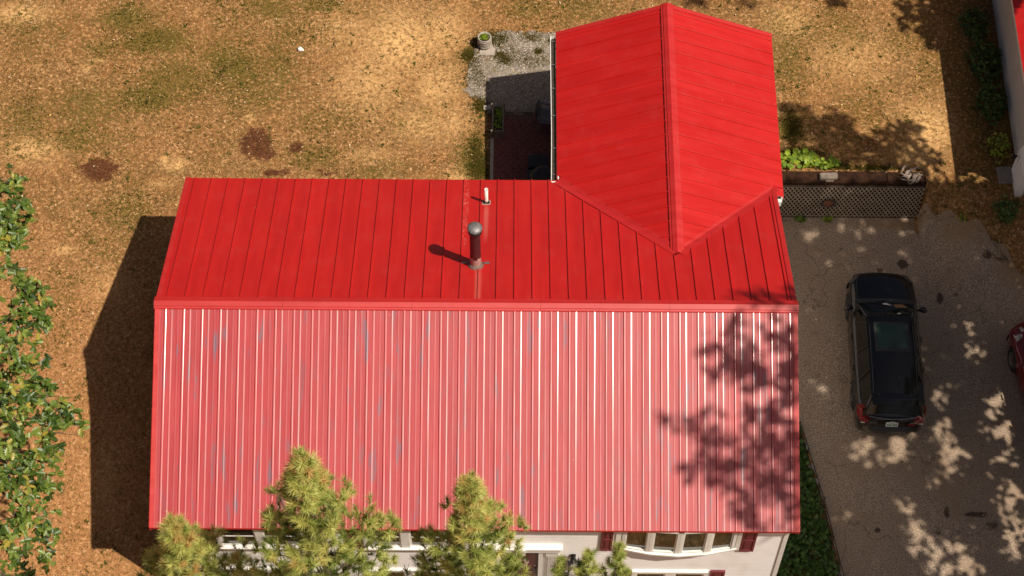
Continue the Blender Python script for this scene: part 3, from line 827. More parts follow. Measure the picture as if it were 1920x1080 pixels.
b = HB(); b.box(.10, 1.96, YF-.13, YF+.01, 1.985, 2.18); b.box(.04, 2.02, YF-.16, YF+.01, 2.18, 2.23); b.box(.12, 1.94, YF-.10, YF+.01, 1.91, 1.985)
b.box(.93, 1.16, YF-.19, YF-.131, 1.93, 2.24); b.obj("door_header", M_white, house, bevel=.006)
# wreath on the door
wr = thing("wreath", "pink and white flower wreath hung on the dark red front door", "wreath", (1.02, YF-.10, 1.45))
b = MB(); ring = [(.19*cos(t), 0, .19*sin(t)) for t in np.linspace(0, 2*pi, 17)]
b.tube(ring, .03, 6, False); b.obj("ring", M_dark, wr)
n = 150; t = RNG.uniform(0, 2*pi, n); rr = .19+RNG.normal(0, .025, n)
pos = np.stack([rr*np.cos(t), -.02-RNG.uniform(0, .04, n), rr*np.sin(t)], 1)
PET = [(0,0,0), (.5,-.3,.15), (1,0,.25), (.5,.3,.15)]; PETF = [(0,1,2,3)]
cloud("flowers", PET, PETF, pos, rots(rdirs(n)*.6+np.array([[0,-1,0]])), RNG.uniform(.03, .055, n), RNG.uniform(0, 1, n), M_flower, wr)
# wall lantern with scroll bracket beside the door
ln = thing("wall_lantern", "black wall lantern on a curled bracket right of the front door", "lantern", (2.28, YF-.02, 1.42))
b = MB(); b.tube([(-.05, -.02, .18), (-.16, -.06, .22), (-.26, -.10, .14), (-.30, -.12, .02)], .010, 6); b.tube([(-.05, -.02, .18), (.02, -.08, .25), (.06, -.14, .20)], .012, 6); b.obj("bracket", M_black, ln)
b = MB(); b.box(-.05, .06, -.02, .0, .02, .26); b.obj("back_plate", M_black, ln)
b = MB(); b.lathe([(.0, .22), (.085, .17), (.09, .16), (.065, .15), (.055, -.02), (.0, -.05)], 8, (.0, -.13, 0)); b.obj("lamp_body", M_black, ln)
b = MB(); b.lathe([(.066, .14), (.057, 0)], 8, (.0, -.13, 0)); b.obj("glass", M_lens, ln)
mbx = thing("mailbox", "small pale metal mailbox under the wall lantern", "mailbox", (2.31, YF-.01, 1.10))
b = MB(); b.box(-.13, .13, -.11, 0, -.10, .12); b.add([(-.14, 0, .17), (.14, 0, .17), (.14, -.13, .115), (-.14, -.13, .115)], [(0,1,2,3)]); b.obj("box", M_steel, mbx)
b = MB(); b.box(.10, .12, -.125, -.112, -.12, .08); b.obj("latch", M_black, mbx)

# --- stove pipe and vent on the rear slope
sx, sy = -.045, 1.40; sz = ZR-tN*sy; top = 1.62
b = HB(); b.lathe([(.125, sz+.30), (.125, sz+top)], 24, (sx, sy, 0)); sp = b.obj("stove_pipe", M_chim, house, smooth=True)
b = HB(); ring = []
for k2 in range(25):
    pass
b.lathe([(.128, sz-.1), (.128, sz+.42)], 24, (sx, sy, 0)); b.v = [(x, y, z_ + (.045*sin(5*atan2(y-sy, x-sx))+.02*sin(11*atan2(y-sy, x-sx)) if z_ > sz+.3 else 0)) for x, y, z_ in b.v]
b.obj("pipe_base", M_chimlo, sp, smooth=True)
b = HB(); b.lathe([(.132, sz+.10), (.15, sz+.09), (.20, sz-.02), (.215, sz-.09), (.20, sz-.14)], 24, (sx, sy, 0))
b.v = [(x, y, z_ - (y-sy)*tN) for x, y, z_ in b.v]; b.obj("storm_collar", M_flash, sp, smooth=True)
b = HB()
for sg in (-1, 1): b.cbox(Vector((sx+sg*.26, sy+.06, sz+.03-.06*tN)), (.13, .05, .02), Matrix.Rotation(-math.atan(tN), 4, 'X'))
b.obj("brace_bracket", M_steel, sp)
b = HB(); b.lathe([(.13, sz+top-.16), (.160, sz+top-.14), (.168, sz+top-.06), (.150, sz+top-.05), (.150, sz+top+.0)], 24, (sx, sy, 0)); b.obj("cap_ring", M_black, sp, smooth=True)
b = HB(); b.lathe([(.0, sz+top+.085), (.08, sz+top+.078), (.145, sz+top+.052), (.176, sz+top+.015), (.174, sz+top+.0)], 28, (sx, sy, 0)); b.obj("pipe_cap", M_steel, sp, smooth=True)
vx, vy = .171, 3.807; vz = ZR-tN*vy
b = HB(); b.lathe([(.043, vz-.05), (.043, vz+.60), (.036, vz+.60), (.036, vz+.35)], 18, (vx, vy, 0)); b.lathe([(.05, vz-.02), (.05, vz+.15)], 18, (vx, vy, 0))
vp = b.obj("vent_pipe", M_pvc, house, smooth=True)
b = HB(); mrot = Matrix.Rotation(-math.atan(tN), 4, 'X')
b.cbox(Vector((vx, vy, vz+.012)), (.20, .18, .016), mrot); b.obj("flashing_plate", M_stone, vp)
b = HB(); b.cbox(Vector((vx, vy, vz+.024)), (.155, .135, .02), mrot); b.lathe([(.07, vz+.01), (.052, vz+.09), (.046, vz+.10)], 16, (vx, vy, 0)); b.obj("rubber_boot", M_black, vp)

# ------------------------------------------------------------------ neighbour's house
nh = thing("neighbouring_house", "white sided neighbouring house, greyed by shade, with a red roof at the right edge", "house", (14.45, 14, 0))
def nb(): return MB()
x0 = .02; yA, yB_ = -7.35, 12.0
b = nb(); b.box(x0+.02, 8, yA, yB_, -1.6, 2.72); b.obj("wall", M_offw, nh)
b = nb(); z = -1.4
while z < 2.62:
    b.add([(x0, yA, z), (x0, yB_, z), (x0+.013, yB_, z+.11), (x0+.013, yA, z+.11), (x0+.018, yA, z), (x0+.018, yB_, z)], [(1,0,3,2), (0,1,5,4)]); z += .11
b.obj("siding", M_offw, nh)
for i in range(46):
    y0 = yA-.2+i*.43
    bb = nb(); tt = .4
    for a_, h_ in ():
        pass
    ox = -.27
    def pt(y, d, h): return (ox+d, y, 2.75+d*tt+h)
    rows = [[pt(y0, 0, 0), pt(y0+.02, 0, .02), pt(y0+.05, 0, 0), pt(y0+.428, 0, 0)], [pt(y0, 4.2, 0), pt(y0+.02, 4.2, .02), pt(y0+.05, 4.2, 0), pt(y0+.428, 4.2, 0)]]
    bb.grid(rows); bb.v = bb.v; bb.obj("roof_panel", M_roofx, nh)
b = nb(); b.add([(3.93, yA-.2, 2.75+4.2*tt), (3.93, yB_+.3, 2.75+4.2*tt), (8.3, yB_+.3, 2.75), (8.3, yA-.2, 2.75)], [(0,3,2,1)]); b.obj("roof_slope", M_roofx, nh)
b = nb(); b.box(-.265, -.24, yA-.2, yB_+.3, 2.62, 2.745); b.box(-.24, .02, yA-.2, yB_+.3, 2.62, 2.64); b.obj("fascia", M_white, nh)
b = nb(); b.box(-.13, .03, -7.4, -6.55, -1.3, .95); b.add([(-.13, -7.4, .95), (-.13, -6.55, .95), (.03, -6.45, 1.2), (.03, -7.4, 1.2)], [(0,1,2,3)])
for i in range(4): b.box(-.145, -.13, -7.38+i*.21, -7.38+i*.21+.18, -1.25, .92)
b.obj("bump_out", M_white, nh)
b = nb(); b.box(-.03, .01, -.9, -.86, 1.7, 1.95); b.tube([(-.02, -2.0, 2.55), (-.05, -1.9, 2.5), (-.04, -1.4, 2.52)], .015, 6); b.obj("cable", M_black, nh)
lt = MB(); lt.lathe([(.0, .10), (.05, .08), (.06, 0), (.03, -.06), (0, -.06)], 10, (-.27, -6.75, .9)); lt.box(-.28, -.20, -6.77, -6.73, .94, .98); lt.obj("floodlight", M_black, nh)
sb = MB(); p = px(1880, 325, 0); sb.box(-.20, .20, -.26, .26, -.02, .05)
o = sb.obj("concrete_slab", M_conc, None, bevel=.01); o.location = (14.12, 7.25, gzs(14.12, 7.0)+.03); o.rotation_euler = (0, 0, .05)
tag(o, "square concrete slab on the ground beside the neighbouring wall", "slab")

# ------------------------------------------------------------------ retaining wall with lattice
rw = thing("retaining_wall", "low retaining wall of dark timbers faced with diagonal wooden lattice", "wall", (9.9, WALLY, -1.4))
RO = Vector((9.9, WALLY, -1.4))
class RB(MB):
    def mesh(s, name, m=None, smooth=False):
        s.v = [(x-RO.x, y-RO.y, z-RO.z) for x, y, z in s.v]; return MB.mesh(s, name, m, smooth)
LX0, LX1 = 7.40, 11.95
for xa, xb, dz_ in ((7.40, 9.25, .0), (9.29, 10.9, .012), (10.93, 11.98, -.008)):
    b = RB(); b.box(xa, xb, WALLY+.0, WALLY+.38, -.16+dz_, .06+dz_); b.obj("timber", M_timber, rw, bevel=.012)
for k2 in range(5):
    b = RB(); b.box(LX0, LX1, WALLY+.02-(4-k2)*.032, WALLY+.28, -1.4+k2*.25, -1.4+k2*.25+.24); b.obj("wall_course", M_timber, rw)
b = RB(); b.box(LX0, LX1, WALLY-.035, WALLY-.005, -.10, -.06); b.box(LX0, LX1, WALLY-.195, WALLY-.165, -1.38, -1.34); b.obj("rail", M_bark, rw)
# slats: two crossed layers
def slats(sgn, yy):
    pitch = .118; zt, zb = -.07, -1.36; Hh = zt-zb
    lean = .66
    x = LX0 - (Hh*lean if sgn > 0 else 0)
    dxh = Hh*lean
    x = LX0-dxh
    while x < LX1:
        xa, xb = x, x+dxh
        za, zb2 = (zb, zt) if sgn > 0 else (zt, zb)
        # clip to wall length
        t0 = max(0, (LX0-xa)/dxh); t1 = min(1, (LX1-xa)/dxh)
        if t1-t0 > .06:
            p = Vector((xa+dxh*t0, yy, za+(zb2-za)*t0)); q = Vector((xa+dxh*t1, yy, za+(zb2-za)*t1))
            p.y += (p.z-zt)*.125; q.y += (q.z-zt)*.125
            bb = RB(); bb.bar(p, q, .007, .034); bb.obj("lattice_slat", M_lattice, rw)
        x += pitch
slats(1, WALLY-.016); slats(-1, WALLY-.026)
# sun ornament
su = thing("sun_ornament", "rusty metal sun face hung on the lattice wall", "ornament", (9.42, WALLY-.135, -.74))
b = MB(); b.lathe([(0, -.07), (.08, -.06), (.13, -.03), (.145, 0), (.15, .01)], 20, (0, 0, 0), 'z'); b.v = [(x, z_, y) for x, y, z_ in b.v]; b.obj("face", M_rust, su, smooth=True)
for k2 in range(18):
    a_ = 2*pi*k2/18; r1 = .30 if k2 % 2 else .25
    b = MB(); w_ = .10
    b.add([(.145*cos(a_-w_), 0, .145*sin(a_-w_)), (.145*cos(a_+w_), 0, .145*sin(a_+w_)), (r1*cos(a_+.06), -.008, r1*sin(a_+.06)), (.15*cos(a_), -.03, .15*sin(a_))], [(0,3,2), (3,1,2), (1,0,2)])
    b.obj("ray", M_black, su)
b = MB()
for sx_ in (-.05, .05): b.lathe([(0, -.02), (.018, -.01), (.02, 0)], 8, (0, 0, 0)); 
b.v = [(x+(-.05 if i < len(b.v)/2 else .05), z_-.055, y+.03) for i, (x, y, z_) in enumerate(b.v)]; b.bar((0, -.07, .03), (0, -.085, -.03), .02, .015, (0, -1, 0)); b.bar((-.04, -.065, -.06), (.04, -.065, -.06), .012, .012)
b.obj("features", M_rust, su)
# stump of driftwood at the far end, old block of wood on the timber
dw = thing("driftwood", "silvery knotted piece of driftwood at the far end of the timber wall", "driftwood", (11.55, WALLY+.22, .06))
b = MB(); rd = random.Random(5)
for q in range(15):
    a_ = rd.choice([-.25, .15, .5, 2.9])+rd.gauss(0, .35); L_ = rd.uniform(.18, .42); c0 = Vector((rd.uniform(-.22, .2), rd.uniform(-.12, .16), rd.uniform(.0, .10))); d0 = Vector((cos(a_), sin(a_), rd.uniform(-.1, .35))); sd0 = Vector((-d0.y, d0.x, 0)); cv = rd.uniform(-.12, .12); r0 = rd.uniform(.018, .05)
    b.tube([c0+d0*(t_-.4)*L_+sd0*cv*(t_*(1-t_)*4)+Vector((0, 0, .03*sin(t_*9+q))) for t_ in (0, .2, .4, .6, .8, 1)], [r0*.5, r0, r0*1.15, r0*.9, r0*.6, r0*.2], 7)
b.obj("trunk", M_drift, dw, smooth=True)
wb = MB(); wb.box(-.24, .24, -.10, .10, 0, .12); wb.box(-.10, .12, -.16, -.10, .01, .06)
o = wb.obj("wood_block", M_oldwood, None, bevel=.02); o.location = (9.33, WALLY+.17, .062); o.rotation_euler = (0, 0, .04)
tag(o, "weathered grey block of wood lying on the dark timber rail", "block")

# ------------------------------------------------------------------ patio, gravel, planters
pat = MB(); pat.box(.22, 2.10, 4.55, 9.20, -.25, .018)
patio = pat.obj("patio", M_mortar); patio['kind'] = 'structure'
bk = MB(); bk.box(-.048, .048, -.098, .098, 0, .035); bkm = bk.mesh("brick", M_brick)
bm = bmesh.new(); bm.from_mesh(bkm); bmesh.ops.bevel(bm, geom=bm.edges[:], offset=.004, segments=1, affect='EDGES'); bm.to_mesh(bkm); bm.free()
rest = MB(); j = 0; y = 4.68
while y < 9.15:
    x = .34 + 0; i = 0
    while x < 2.05:
        off = .103 if i % 2 else 0
        yy = y+off
        if yy < 9.1:
            zz = .010+random.uniform(-.004, .004)
            if yy > 7.0:
                o = link("brick", bkm, patio, (x, yy, zz)); o.rotation_euler = (random.uniform(-.01, .01), random.uniform(-.01, .01), random.uniform(-.02, .02))
            else: rest.box(x-.048, x+.048, yy-.098, yy+.098, zz, zz+.035)
        x += .104; i += 1
    y += .206
o = rest.obj("brick_field", M_brick, patio); o['kind'] = 'stuff'
eb = MB(); eb.box(.20, .29, 4.6, 8.35, -.2, .07); eb.obj("edging_board", M_stone, patio)
eb = MB(); eb.box(.22, 2.10, 9.21, 9.29, -.2, .06); eb.obj("edging_board", M_oldwood, patio)
# gravel bed
GPX = [(876,182),(872,150),(884,112),(900,84),(930,62),(975,58),(1020,62),(1060,60),(1060,214),(925,214),(905,190)]
GP = [px(u, v, 0) for u, v in GPX]
def inpoly(x, y, P_):
    r = np.zeros(np.shape(x), bool); n = len(P_)
    for i in range(n):
        a_, b_ = P_[i], P_[(i+1) % n]
        cnd = ((a_.y > y) != (b_.y > y)) & (x < (b_.x-a_.x)*(y-a_.y)/(b_.y-a_.y+1e-12)+a_.x)
        r ^= cnd
    return r
gx, gy = np.meshgrid(np.arange(-.8, 2.2, .05), np.arange(9.0, 12.3, .05))
kp = inpoly(gx+.08*np.sin(gy*9)+.05*np.sin(gx*17), gy+.08*np.sin(gx*8), GP) & (gx < 2.1)
kp &= ~((np.hypot((gx-.18)/.34, (gy-11.35)/.30) < 1))
m, nt, N, L, b = nodes("gravel_bed")
n2 = noise(nt, 38, 4, .8, vec=wpos(nt)); c = ramp(nt, n2, [(.3, (.10, .072, .055)), (.5, (.25, .20, .165)), (.7, (.48, .41, .35))])
c = mix(nt, val(nt, noise(nt, 3.5, 5, .7, vec=wpos(nt)), .5, .62, 0, .75), c, (.15, .12, .03))
L.new(c, b.inputs["Base Color"]); b.inputs["Roughness"].default_value = .9; bump(nt, b, n2, .8, .03)
gr, _ = sheet("gravel_bed", gx, gy, gx*0+.028, m, kp); gr['kind'] = 'structure'
ROCK = [(-1,-.7,0),(1,-.8,0),(.9,.8,0),(-.8,.9,0),(-.5,-.4,.7),(.6,-.5,.6),(.5,.5,.75),(-.5,.5,.6)]
ROCKF = [(4,5,6,7),(0,1,5,4),(1,2,6,5),(2,3,7,6),(3,0,4,7)]
n = 9000; rx = RNG.uniform(-.6, 2.1, n); ry = RNG.uniform(9.1, 12.2, n); ok = inpoly(rx, ry, GP)
ok &= (np.sin(rx*5.1+1)*np.sin(ry*4.3)+.6*np.sin(rx*11+ry*7) < .75)
rx, ry = rx[ok], ry[ok]; n = len(rx)
st = cloud("gravel", ROCK, ROCKF, np.stack([rx, ry, np.full(n, .025)], 1), rots(rdirs(n, .8, 1)), RNG.uniform(.008, .021, n), RNG.uniform(0, 1, n), M_gravel)
tag(st, "loose pale gravel beside the rear wing", "gravel", kind='stuff')

# grass
BL = []
BLF = []
rb = random.Random(3)
for k2 in range(7):
    a_ = rb.uniform(0, 2*pi); l = rb.uniform(.6, 1.15); sp_ = rb.uniform(.4, 1.0); w_ = .11
    o_ = len(BL); c0 = Vector((rb.uniform(-.2, .2), rb.uniform(-.2, .2), 0)); d = Vector((cos(a_), sin(a_), 0)); s2 = Vector((-d.y, d.x, 0))
    BL += [tuple(c0-s2*w_), tuple(c0+s2*w_), tuple(c0+d*sp_*l+Vector((0, 0, l*.75)))]; BLF.append((o_, o_+1, o_+2))
def blocked(x, y):
    r = (np.abs(x) < 7.1) & (y > -4.5) & (y < 4.5)
    r |= (x > .2) & (x < 7.4) & (y > 4.4) & (y < 9.2)
    r |= (x > 6.9) & (y < 7.05) & (x > np.where(y > .7, 6.9, bed_x(y))) & (y < np.where(x < 11.9, 9, 6.8-(x-11.8)*.85))
    r |= (x > 11.9) & (x < 12.8) & (y > 6.85) & (y < 7.3)
    r |= (x > 7.4) & (x < 12) & (y > WALLY-.2) & (y < WALLY+.40)
    return r
def vnoise(x, y, s, seed):
    r = np.random.default_rng(seed); o = np.zeros(x.shape); amp = 1
    for _ in range(4):
        for _ in range(3):
            a_ = r.uniform(0, 2*pi); ph = r.uniform(0, 6.28)
            o += amp*np.sin((x*np.cos(a_)+y*np.sin(a_))*s+ph+1.3*np.sin((x*np.sin(a_)-y*np.cos(a_))*s*.7+ph*2))
        s *= 2.1; amp *= .75
    return o/4
n = 150000
gx_ = RNG.uniform(-14, 15, n); gy_ = RNG.uniform(-6, 14, n)
gb_ = blobs(GREEN, gx_, gy_); pb = blobs(PALE, gx_, gy_)
nn = vnoise(gx_, gy_, 1.6, 5)+1.1*vnoise(gx_, gy_, 6.5, 9)
dens = np.clip(.16+.75*gb_+.24*nn-.35*pb, .03, 1)
ok = (RNG.uniform(0, 1, n) < dens) & ~blocked(gx_, gy_) & ~(inpoly(gx_, gy_, GP) & (RNG.uniform(0, 1, n) < .93))
gx_, gy_, gb_ = gx_[ok], gy_[ok], gb_[ok]; n = len(gx_)
tt_ = np.clip(RNG.uniform(.0, .62, n)-.3*gb_+.35*(RNG.uniform(0, 1, n) > .8), 0, 1)
pos = np.stack([gx_, gy_, gz(gx_, gy_)-.002], 1)
g = cloud("grass", BL, BLF, pos, rots(rdirs(n, .9, 1)), RNG.uniform(.018, .052, n)*(1+.25*gb_), tt_, M_tuft)
tag(g, "sparse dry grass and weeds over the brown lawn", "grass", kind='stuff')
# thick grass patches next to the patio and gravel
n = 9000
cs = [(px(u, v, 0), rx_, ry_) for u, v, rx_, ry_ in ((892,290,.22,.62),(900,320,.2,.3),(905,195,.22,.25),(915,75,.3,.2),(940,72,.25,.2),(997,72,.28,.16),(880,105,.15,.15),(948,115,.22,.16),(935,105,.2,.12),(1035,78,.12,.1),(1010,98,.1,.08),(930,80,.5,.2),(960,105,.5,.35),(1000,115,.45,.3),(900,150,.35,.4),(890,120,.2,.5),(1485,240,.3,.6),(1560,312,.5,.1),(1640,316,.7,.08),(1500,290,.5,.2))]
pp = []
for i in range(n):
    c0, rx_, ry_ = cs[i % len(cs)]; pp.append((c0.x+random.gauss(0, rx_*.55), c0.y+random.gauss(0, ry_*.55)))
pp = np.array(pp); ok = ~blocked(pp[:, 0], pp[:, 1]); pp = pp[ok]; n = len(pp)
g = cloud("grass_clump", BL, BLF, np.stack([pp[:, 0], pp[:, 1], np.full(n, .015)], 1), rots(rdirs(n, .85, 1)), RNG.uniform(.035, .065, n), RNG.uniform(.1, .6, n), M_tuft)
tag(g, "thicker green grass around the patio and gravel", "grass", kind='stuff')
n = 2300; wx_ = RNG.uniform(-14, 14, n); wy_ = RNG.uniform(-5, 13.5, n); ok = (vnoise(wx_, wy_, 2.2, 31) > .15) & ~blocked(wx_, wy_); wx_, wy_ = wx_[ok], wy_[ok]
cx_ = np.repeat(wx_, 6)+RNG.normal(0, .045, len(wx_)*6); cy_ = np.repeat(wy_, 6)+RNG.normal(0, .045, len(wx_)*6); n = len(cx_); ok = ~blocked(cx_, cy_); cx_, cy_ = cx_[ok], cy_[ok]; n = len(cx_)
g = cloud("weeds", BL, BLF, np.stack([cx_, cy_, gz(cx_, cy_)+.004], 1), rots(rdirs(n, .85, 1)), RNG.uniform(.035, .075, n), RNG.uniform(0, .5, n), M_weed)
tag(g, "low green weeds dotted through the dry lawn", "weeds", kind='stuff')
# litter
LF = [(0,0,0), (.35,-.28,.08), (.8,-.2,.05), (1,0,.12), (.75,.25,.1), (.3,.25,.02)]; LFF = [(0,1,2,3,4,5)]
n = 12000; lx = RNG.uniform(-14, 15, n); ly = RNG.uniform(-6, 14, n)
ok = ~((np.abs(lx) < 7.1) & (ly > -4.5) & (ly < 4.5)) & ~((lx > 2) & (lx < 7.4) & (ly > 4.4) & (ly < 9.2))
ok &= ~((lx > 6.9) & (lx < 12.6) & (ly < WALLY+.3) & (RNG.uniform(0, 1, n) < .93))
lx, ly = lx[ok], ly[ok]; n = len(lx)
g = cloud("leaf_litter", LF, LFF, np.stack([lx, ly, gz(lx, ly)+.035], 1), rots(rdirs(n, .75, 1)), RNG.uniform(.02, .055, n)*RNG.choice([.7, 1, 1.4], n), RNG.beta(2.2, 1.3, n), M_litter)
tag(g, "small fallen leaves and bits scattered on lawn and driveway", "leaves", kind='stuff')

def leaf_poly(kind):
    if kind == 'oak':      # lobed outline, stalk at origin, tip +x, slight fold
        out = [(0,0),(.10,.05),(.16,.22),(.30,.12),(.38,.36),(.50,.16),(.62,.33),(.72,.14),(.84,.20),(1,0)]
    elif kind == 'maple':
        out = [(0,0),(-.02,.30),(.22,.24),(.25,.62),(.45,.40),(.62,.52),(.66,.24),(1,0)]
    else:
        out = [(0,0),(.2,.22),(.5,.30),(.8,.18),(1,0)]
    up_ = [(x, y, .22*abs(y)-.18*x*x) for x, y in out]; dn_ = [(x, -y, .22*abs(y)-.18*x*x) for x, y in out[1:-1]]
    v = up_+dn_; n = len(out)
    f1 = tuple(range(n)); f2 = (0,)+tuple(range(n, n+len(dn_)))+(n-1,)
    return v, [f1, f2[::-1]]
OAKV, OAKF = leaf_poly('oak'); MAPV, MAPF = leaf_poly('maple'); PLV, PLF = leaf_poly('plain')

# barrel planter
bp_ = thing("barrel_planter", "round stone barrel planter with a green plant on a pale slab", "planter", (0.00, 11.50, .0))
b = MB(); b.lathe([(.0, .02), (.13, .02), (.17, .05), (.185, .17), (.195, .22), (.20, .30), (.185, .42), (.19, .44), (.175, .45), (.16, .44), (.15, .38), (0, .37)], 28)
b.obj("pot", M_stone, bp_, smooth=True)
for zz in (.14, .25, .36):
    b = MB(); b.lathe([(.188, zz), (.205, zz+.012), (.205, zz+.025), (.19, zz+.036)], 28); b.obj("band", M_stone, bp_, smooth=True)
b = MB(); b.lathe([(0, .40), (.155, .395)], 20); b.obj("soil", M_soil, bp_)
n = 260; d = rdirs(n, .1, 1); pos = d*np.array([[.12, .12, .10]])*RNG.uniform(.3, 1, (n, 1))+np.array([[0, 0, .40]])
cloud("plant_leaves", PLV, PLF, pos, rots(rdirs(n, .2, 1)), RNG.uniform(.03, .06, n), RNG.uniform(.3, 1, n), M_bright, bp_)
o = MB().prism([(-.22, -.14), (.20, -.17), (.24, .06), (.1, .2), (-.18, .14)], 0, .03).obj("paving_stone", M_stone, None); o.location = (.08, 11.32, .018)
tag(o, "pale flat stone half under the barrel planter", "paving stone")
o = MB().lathe([(0, .05), (.03, .045), (.045, .02), (.03, 0), (0, 0)], 9).obj("stone", M_stone, None, smooth=True); o.location = (.38, 11.32, .02)
tag(o, "small white stone beside the barrel planter", "stone")
# raised planter box
bxo = thing("planter_box", "narrow wooden planter box along the edge of the patio", "planter", (.40, 8.80, 0))
for a_, c1, d1 in (("board", (-.14, 0, .18), (.05, .86, .34)), ("board", (.14, 0, .18), (.04, .86, .30)), ("board", (0, .41, .18), (.24, .04, .32)), ("board", (0, -.41, .18), (.24, .04, .32))):
    MB().cbox(Vector(c1), d1).obj(a_, M_oldwood, bxo, bevel=.006)
for sx_ in (-.16, .16):
    for sy_ in (-.44, .44): MB().cbox(Vector((sx_, sy_, .2)), (.06, .06, .42)).obj("post", M_oldwood, bxo, bevel=.005)
MB().cbox(Vector((0, 0, .25)), (.22, .76, .04)).obj("soil", M_soil, bxo)
n = 170; pos = np.stack([RNG.uniform(-.1, .1, n), RNG.uniform(-.36, .36, n), RNG.uniform(.27, .38, n)], 1)
cloud("plant_leaves", PLV, PLF, pos, rots(rdirs(n, .2, 1)), RNG.uniform(.035, .08, n), RNG.uniform(0, 1, n), M_bright, bxo)
o = MB().cbox(Vector((0, 0, .03)), (.20, .14, .06)).obj("paving_block", M_stone, None, bevel=.008); o.location = (.10, 9.36, .01)
tag(o, "pale stone block at the corner of the planter box", "block")
# chair half under the wing eave
ch = thing("patio_chair", "grey resin patio chair by the rear wing wall, half under the eave", "chair", (1.78, 8.78, .03), R(80))
for sx_ in (-.24, .24):
    for sy_ in (-.22, .22): MB().bar((sx_, sy_, 0), (sx_*.92, sy_*.92, .42), .04, .04, (0, 1, 0)).obj("leg", M_chair, ch)
MB().cbox(Vector((0, 0, .43)), (.50, .48, .035)).obj("seat", M_chair, ch, bevel=.01)
b = MB(); rows = []
for z_ in (.42, .6, .78, .86):
    rows.append([Vector((x, .24+.12*(z_-.42)+.04*(1-(x/.25)**2), z_ - (.05*(x/.25)**2 if z_ > .8 else 0))) for x in np.linspace(-.25, .25, 9)])
b.grid(rows); b.grid([[p+Vector((0, .025, 0)) for p in r] for r in rows][::-1]); b.obj("backrest", M_chair, ch, smooth=True)
for sx_ in (-.26, .26): MB().bar((sx_, -.2, .64), (sx_, .26, .66), .05, .03).bar((sx_, -.2, .43), (sx_, -.2, .64), .04, .03, (0, 1, 0)).obj("armrest", M_chair, ch)
# covered grill
gl = thing("barbecue_grill", "covered barbecue grill in the shade by the rear house wall", "grill", (1.62, 6.55, .03))
b = MB(); b.box(-.42, .42, -.24, .24, .1, .82); b.lathe([(0, 1.12), (.14, 1.10), (.24, 1.02), (.30, .86), (.30, .8)], 20); b.v = [(x*(1.2 if z_ > .81 and abs(x) < .31 else 1), y, z_) for x, y, z_ in b.v]; b.obj("cover", M_cloth, gl, bevel=.0)
for sx_ in (-.36, .36):
    for sy_ in (-.2, .2): MB().cbox(Vector((sx_, sy_, .06)), (.05, .05, .12)).obj("leg", M_black, gl)
# dark door mat/box outline seen beside grill
o = MB().cbox(Vector((0, 0, .2)), (.52, .40, .40)).obj("storage_box", M_cloth, None, bevel=.015); o.location = (1.50, 7.35, .045)
tag(o, "low dark storage box on the shaded brick patio", "box")

# small white ball on the lawn
bo = MB(); bo.lathe([(0, .11), (.05, .10), (.075, .06), (.07, .02), (.04, 0), (0, 0)], 14); bo.lathe([(0, .07), (.03, .06), (.045, .03), (.03, 0)], 10, (.07, -.02, 0))
o = bo.obj("puffball", M_pvc, None, smooth=True); o.location = (-5.17, 11.33, .0); tag(o, "small round white puffball mushroom on the dry lawn", "mushroom")

# ------------------------------------------------------------------ plants near the wall and bed
def leafy(name, label, cx, cy, spread, n, size, mt, z0, zr, sep=False, tint=(0, 1), cat="plant"):
    t = thing(name, label, cat, (cx, cy, z0))
    b = MB()
    P_ = []
    for i in range(n):
        a_ = random.uniform(0, 2*pi); r_ = sqrt(random.random())
        P_.append((cos(a_)*r_*spread[0], sin(a_)*r_*spread[1], random.uniform(.3, 1)*zr*(1-.4*r_)))
    for p in P_[::4]: b.tube([(p[0]*.3, p[1]*.3, -.02), (p[0]*.8, p[1]*.8, p[2]*.6), p], .006, 4)
    b.obj("stems", M_dark, t)
    if sep:
        vv, ff = MAPV, MAPF
        ms = []
        for q in range(3):
            me = bpy.data.meshes.new("leaf"); me.from_pydata(vv, [], ff); me.materials.append(mt)
            at = me.attributes.new('tint', 'FLOAT', 'POINT'); at.data.foreach_set('value', [tint[0]+(tint[1]-tint[0])*(.15+.35*q)]*len(vv)); ms.append(me)
        for p in P_:
            o = link("leaf", random.choice(ms), t, p); s_c = size*random.uniform(.7, 1.25)
            o.rotation_euler = (random.gauss(0, .3), random.gauss(.05, .3), random.uniform(0, 2*pi)); o.scale = (s_c,)*3
    else:
        cloud("foliage", MAPV, MAPF, np.array(P_), rots(rdirs(n, .5, 1)), RNG.uniform(.7, 1.25, n)*size, RNG.uniform(*tint, n), mt, t)
    return t
leafy("leafy_plant", "bright yellow green broad leaved plant against the wing beside the timber wall", 8.40, 7.68, (.75, .28), 95, .17, M_bright, 0, .35, True)
leafy("leafy_plant", "smaller light green plant trailing onto the grey wood block", 9.35, 7.58, (.30, .20), 36, .12, M_bright, 0, .25, True, (0, .7))
leafy("weed", "green fern-like weed at the house end of the lattice foot", 8.00, 6.68, (.18, .1), 40, .08, M_dark, -1.38, .15, tint=(.4, 1))
leafy("weed", "green weed at the middle of the lattice foot", 8.72, 6.68, (.13, .08), 36, .08, M_bright, -1.38, .15, tint=(0, .4))
leafy("weed", "bright weed under the sun ornament at the lattice foot", 9.48, 6.68, (.13, .08), 30, .07, M_bright, -1.38, .15)
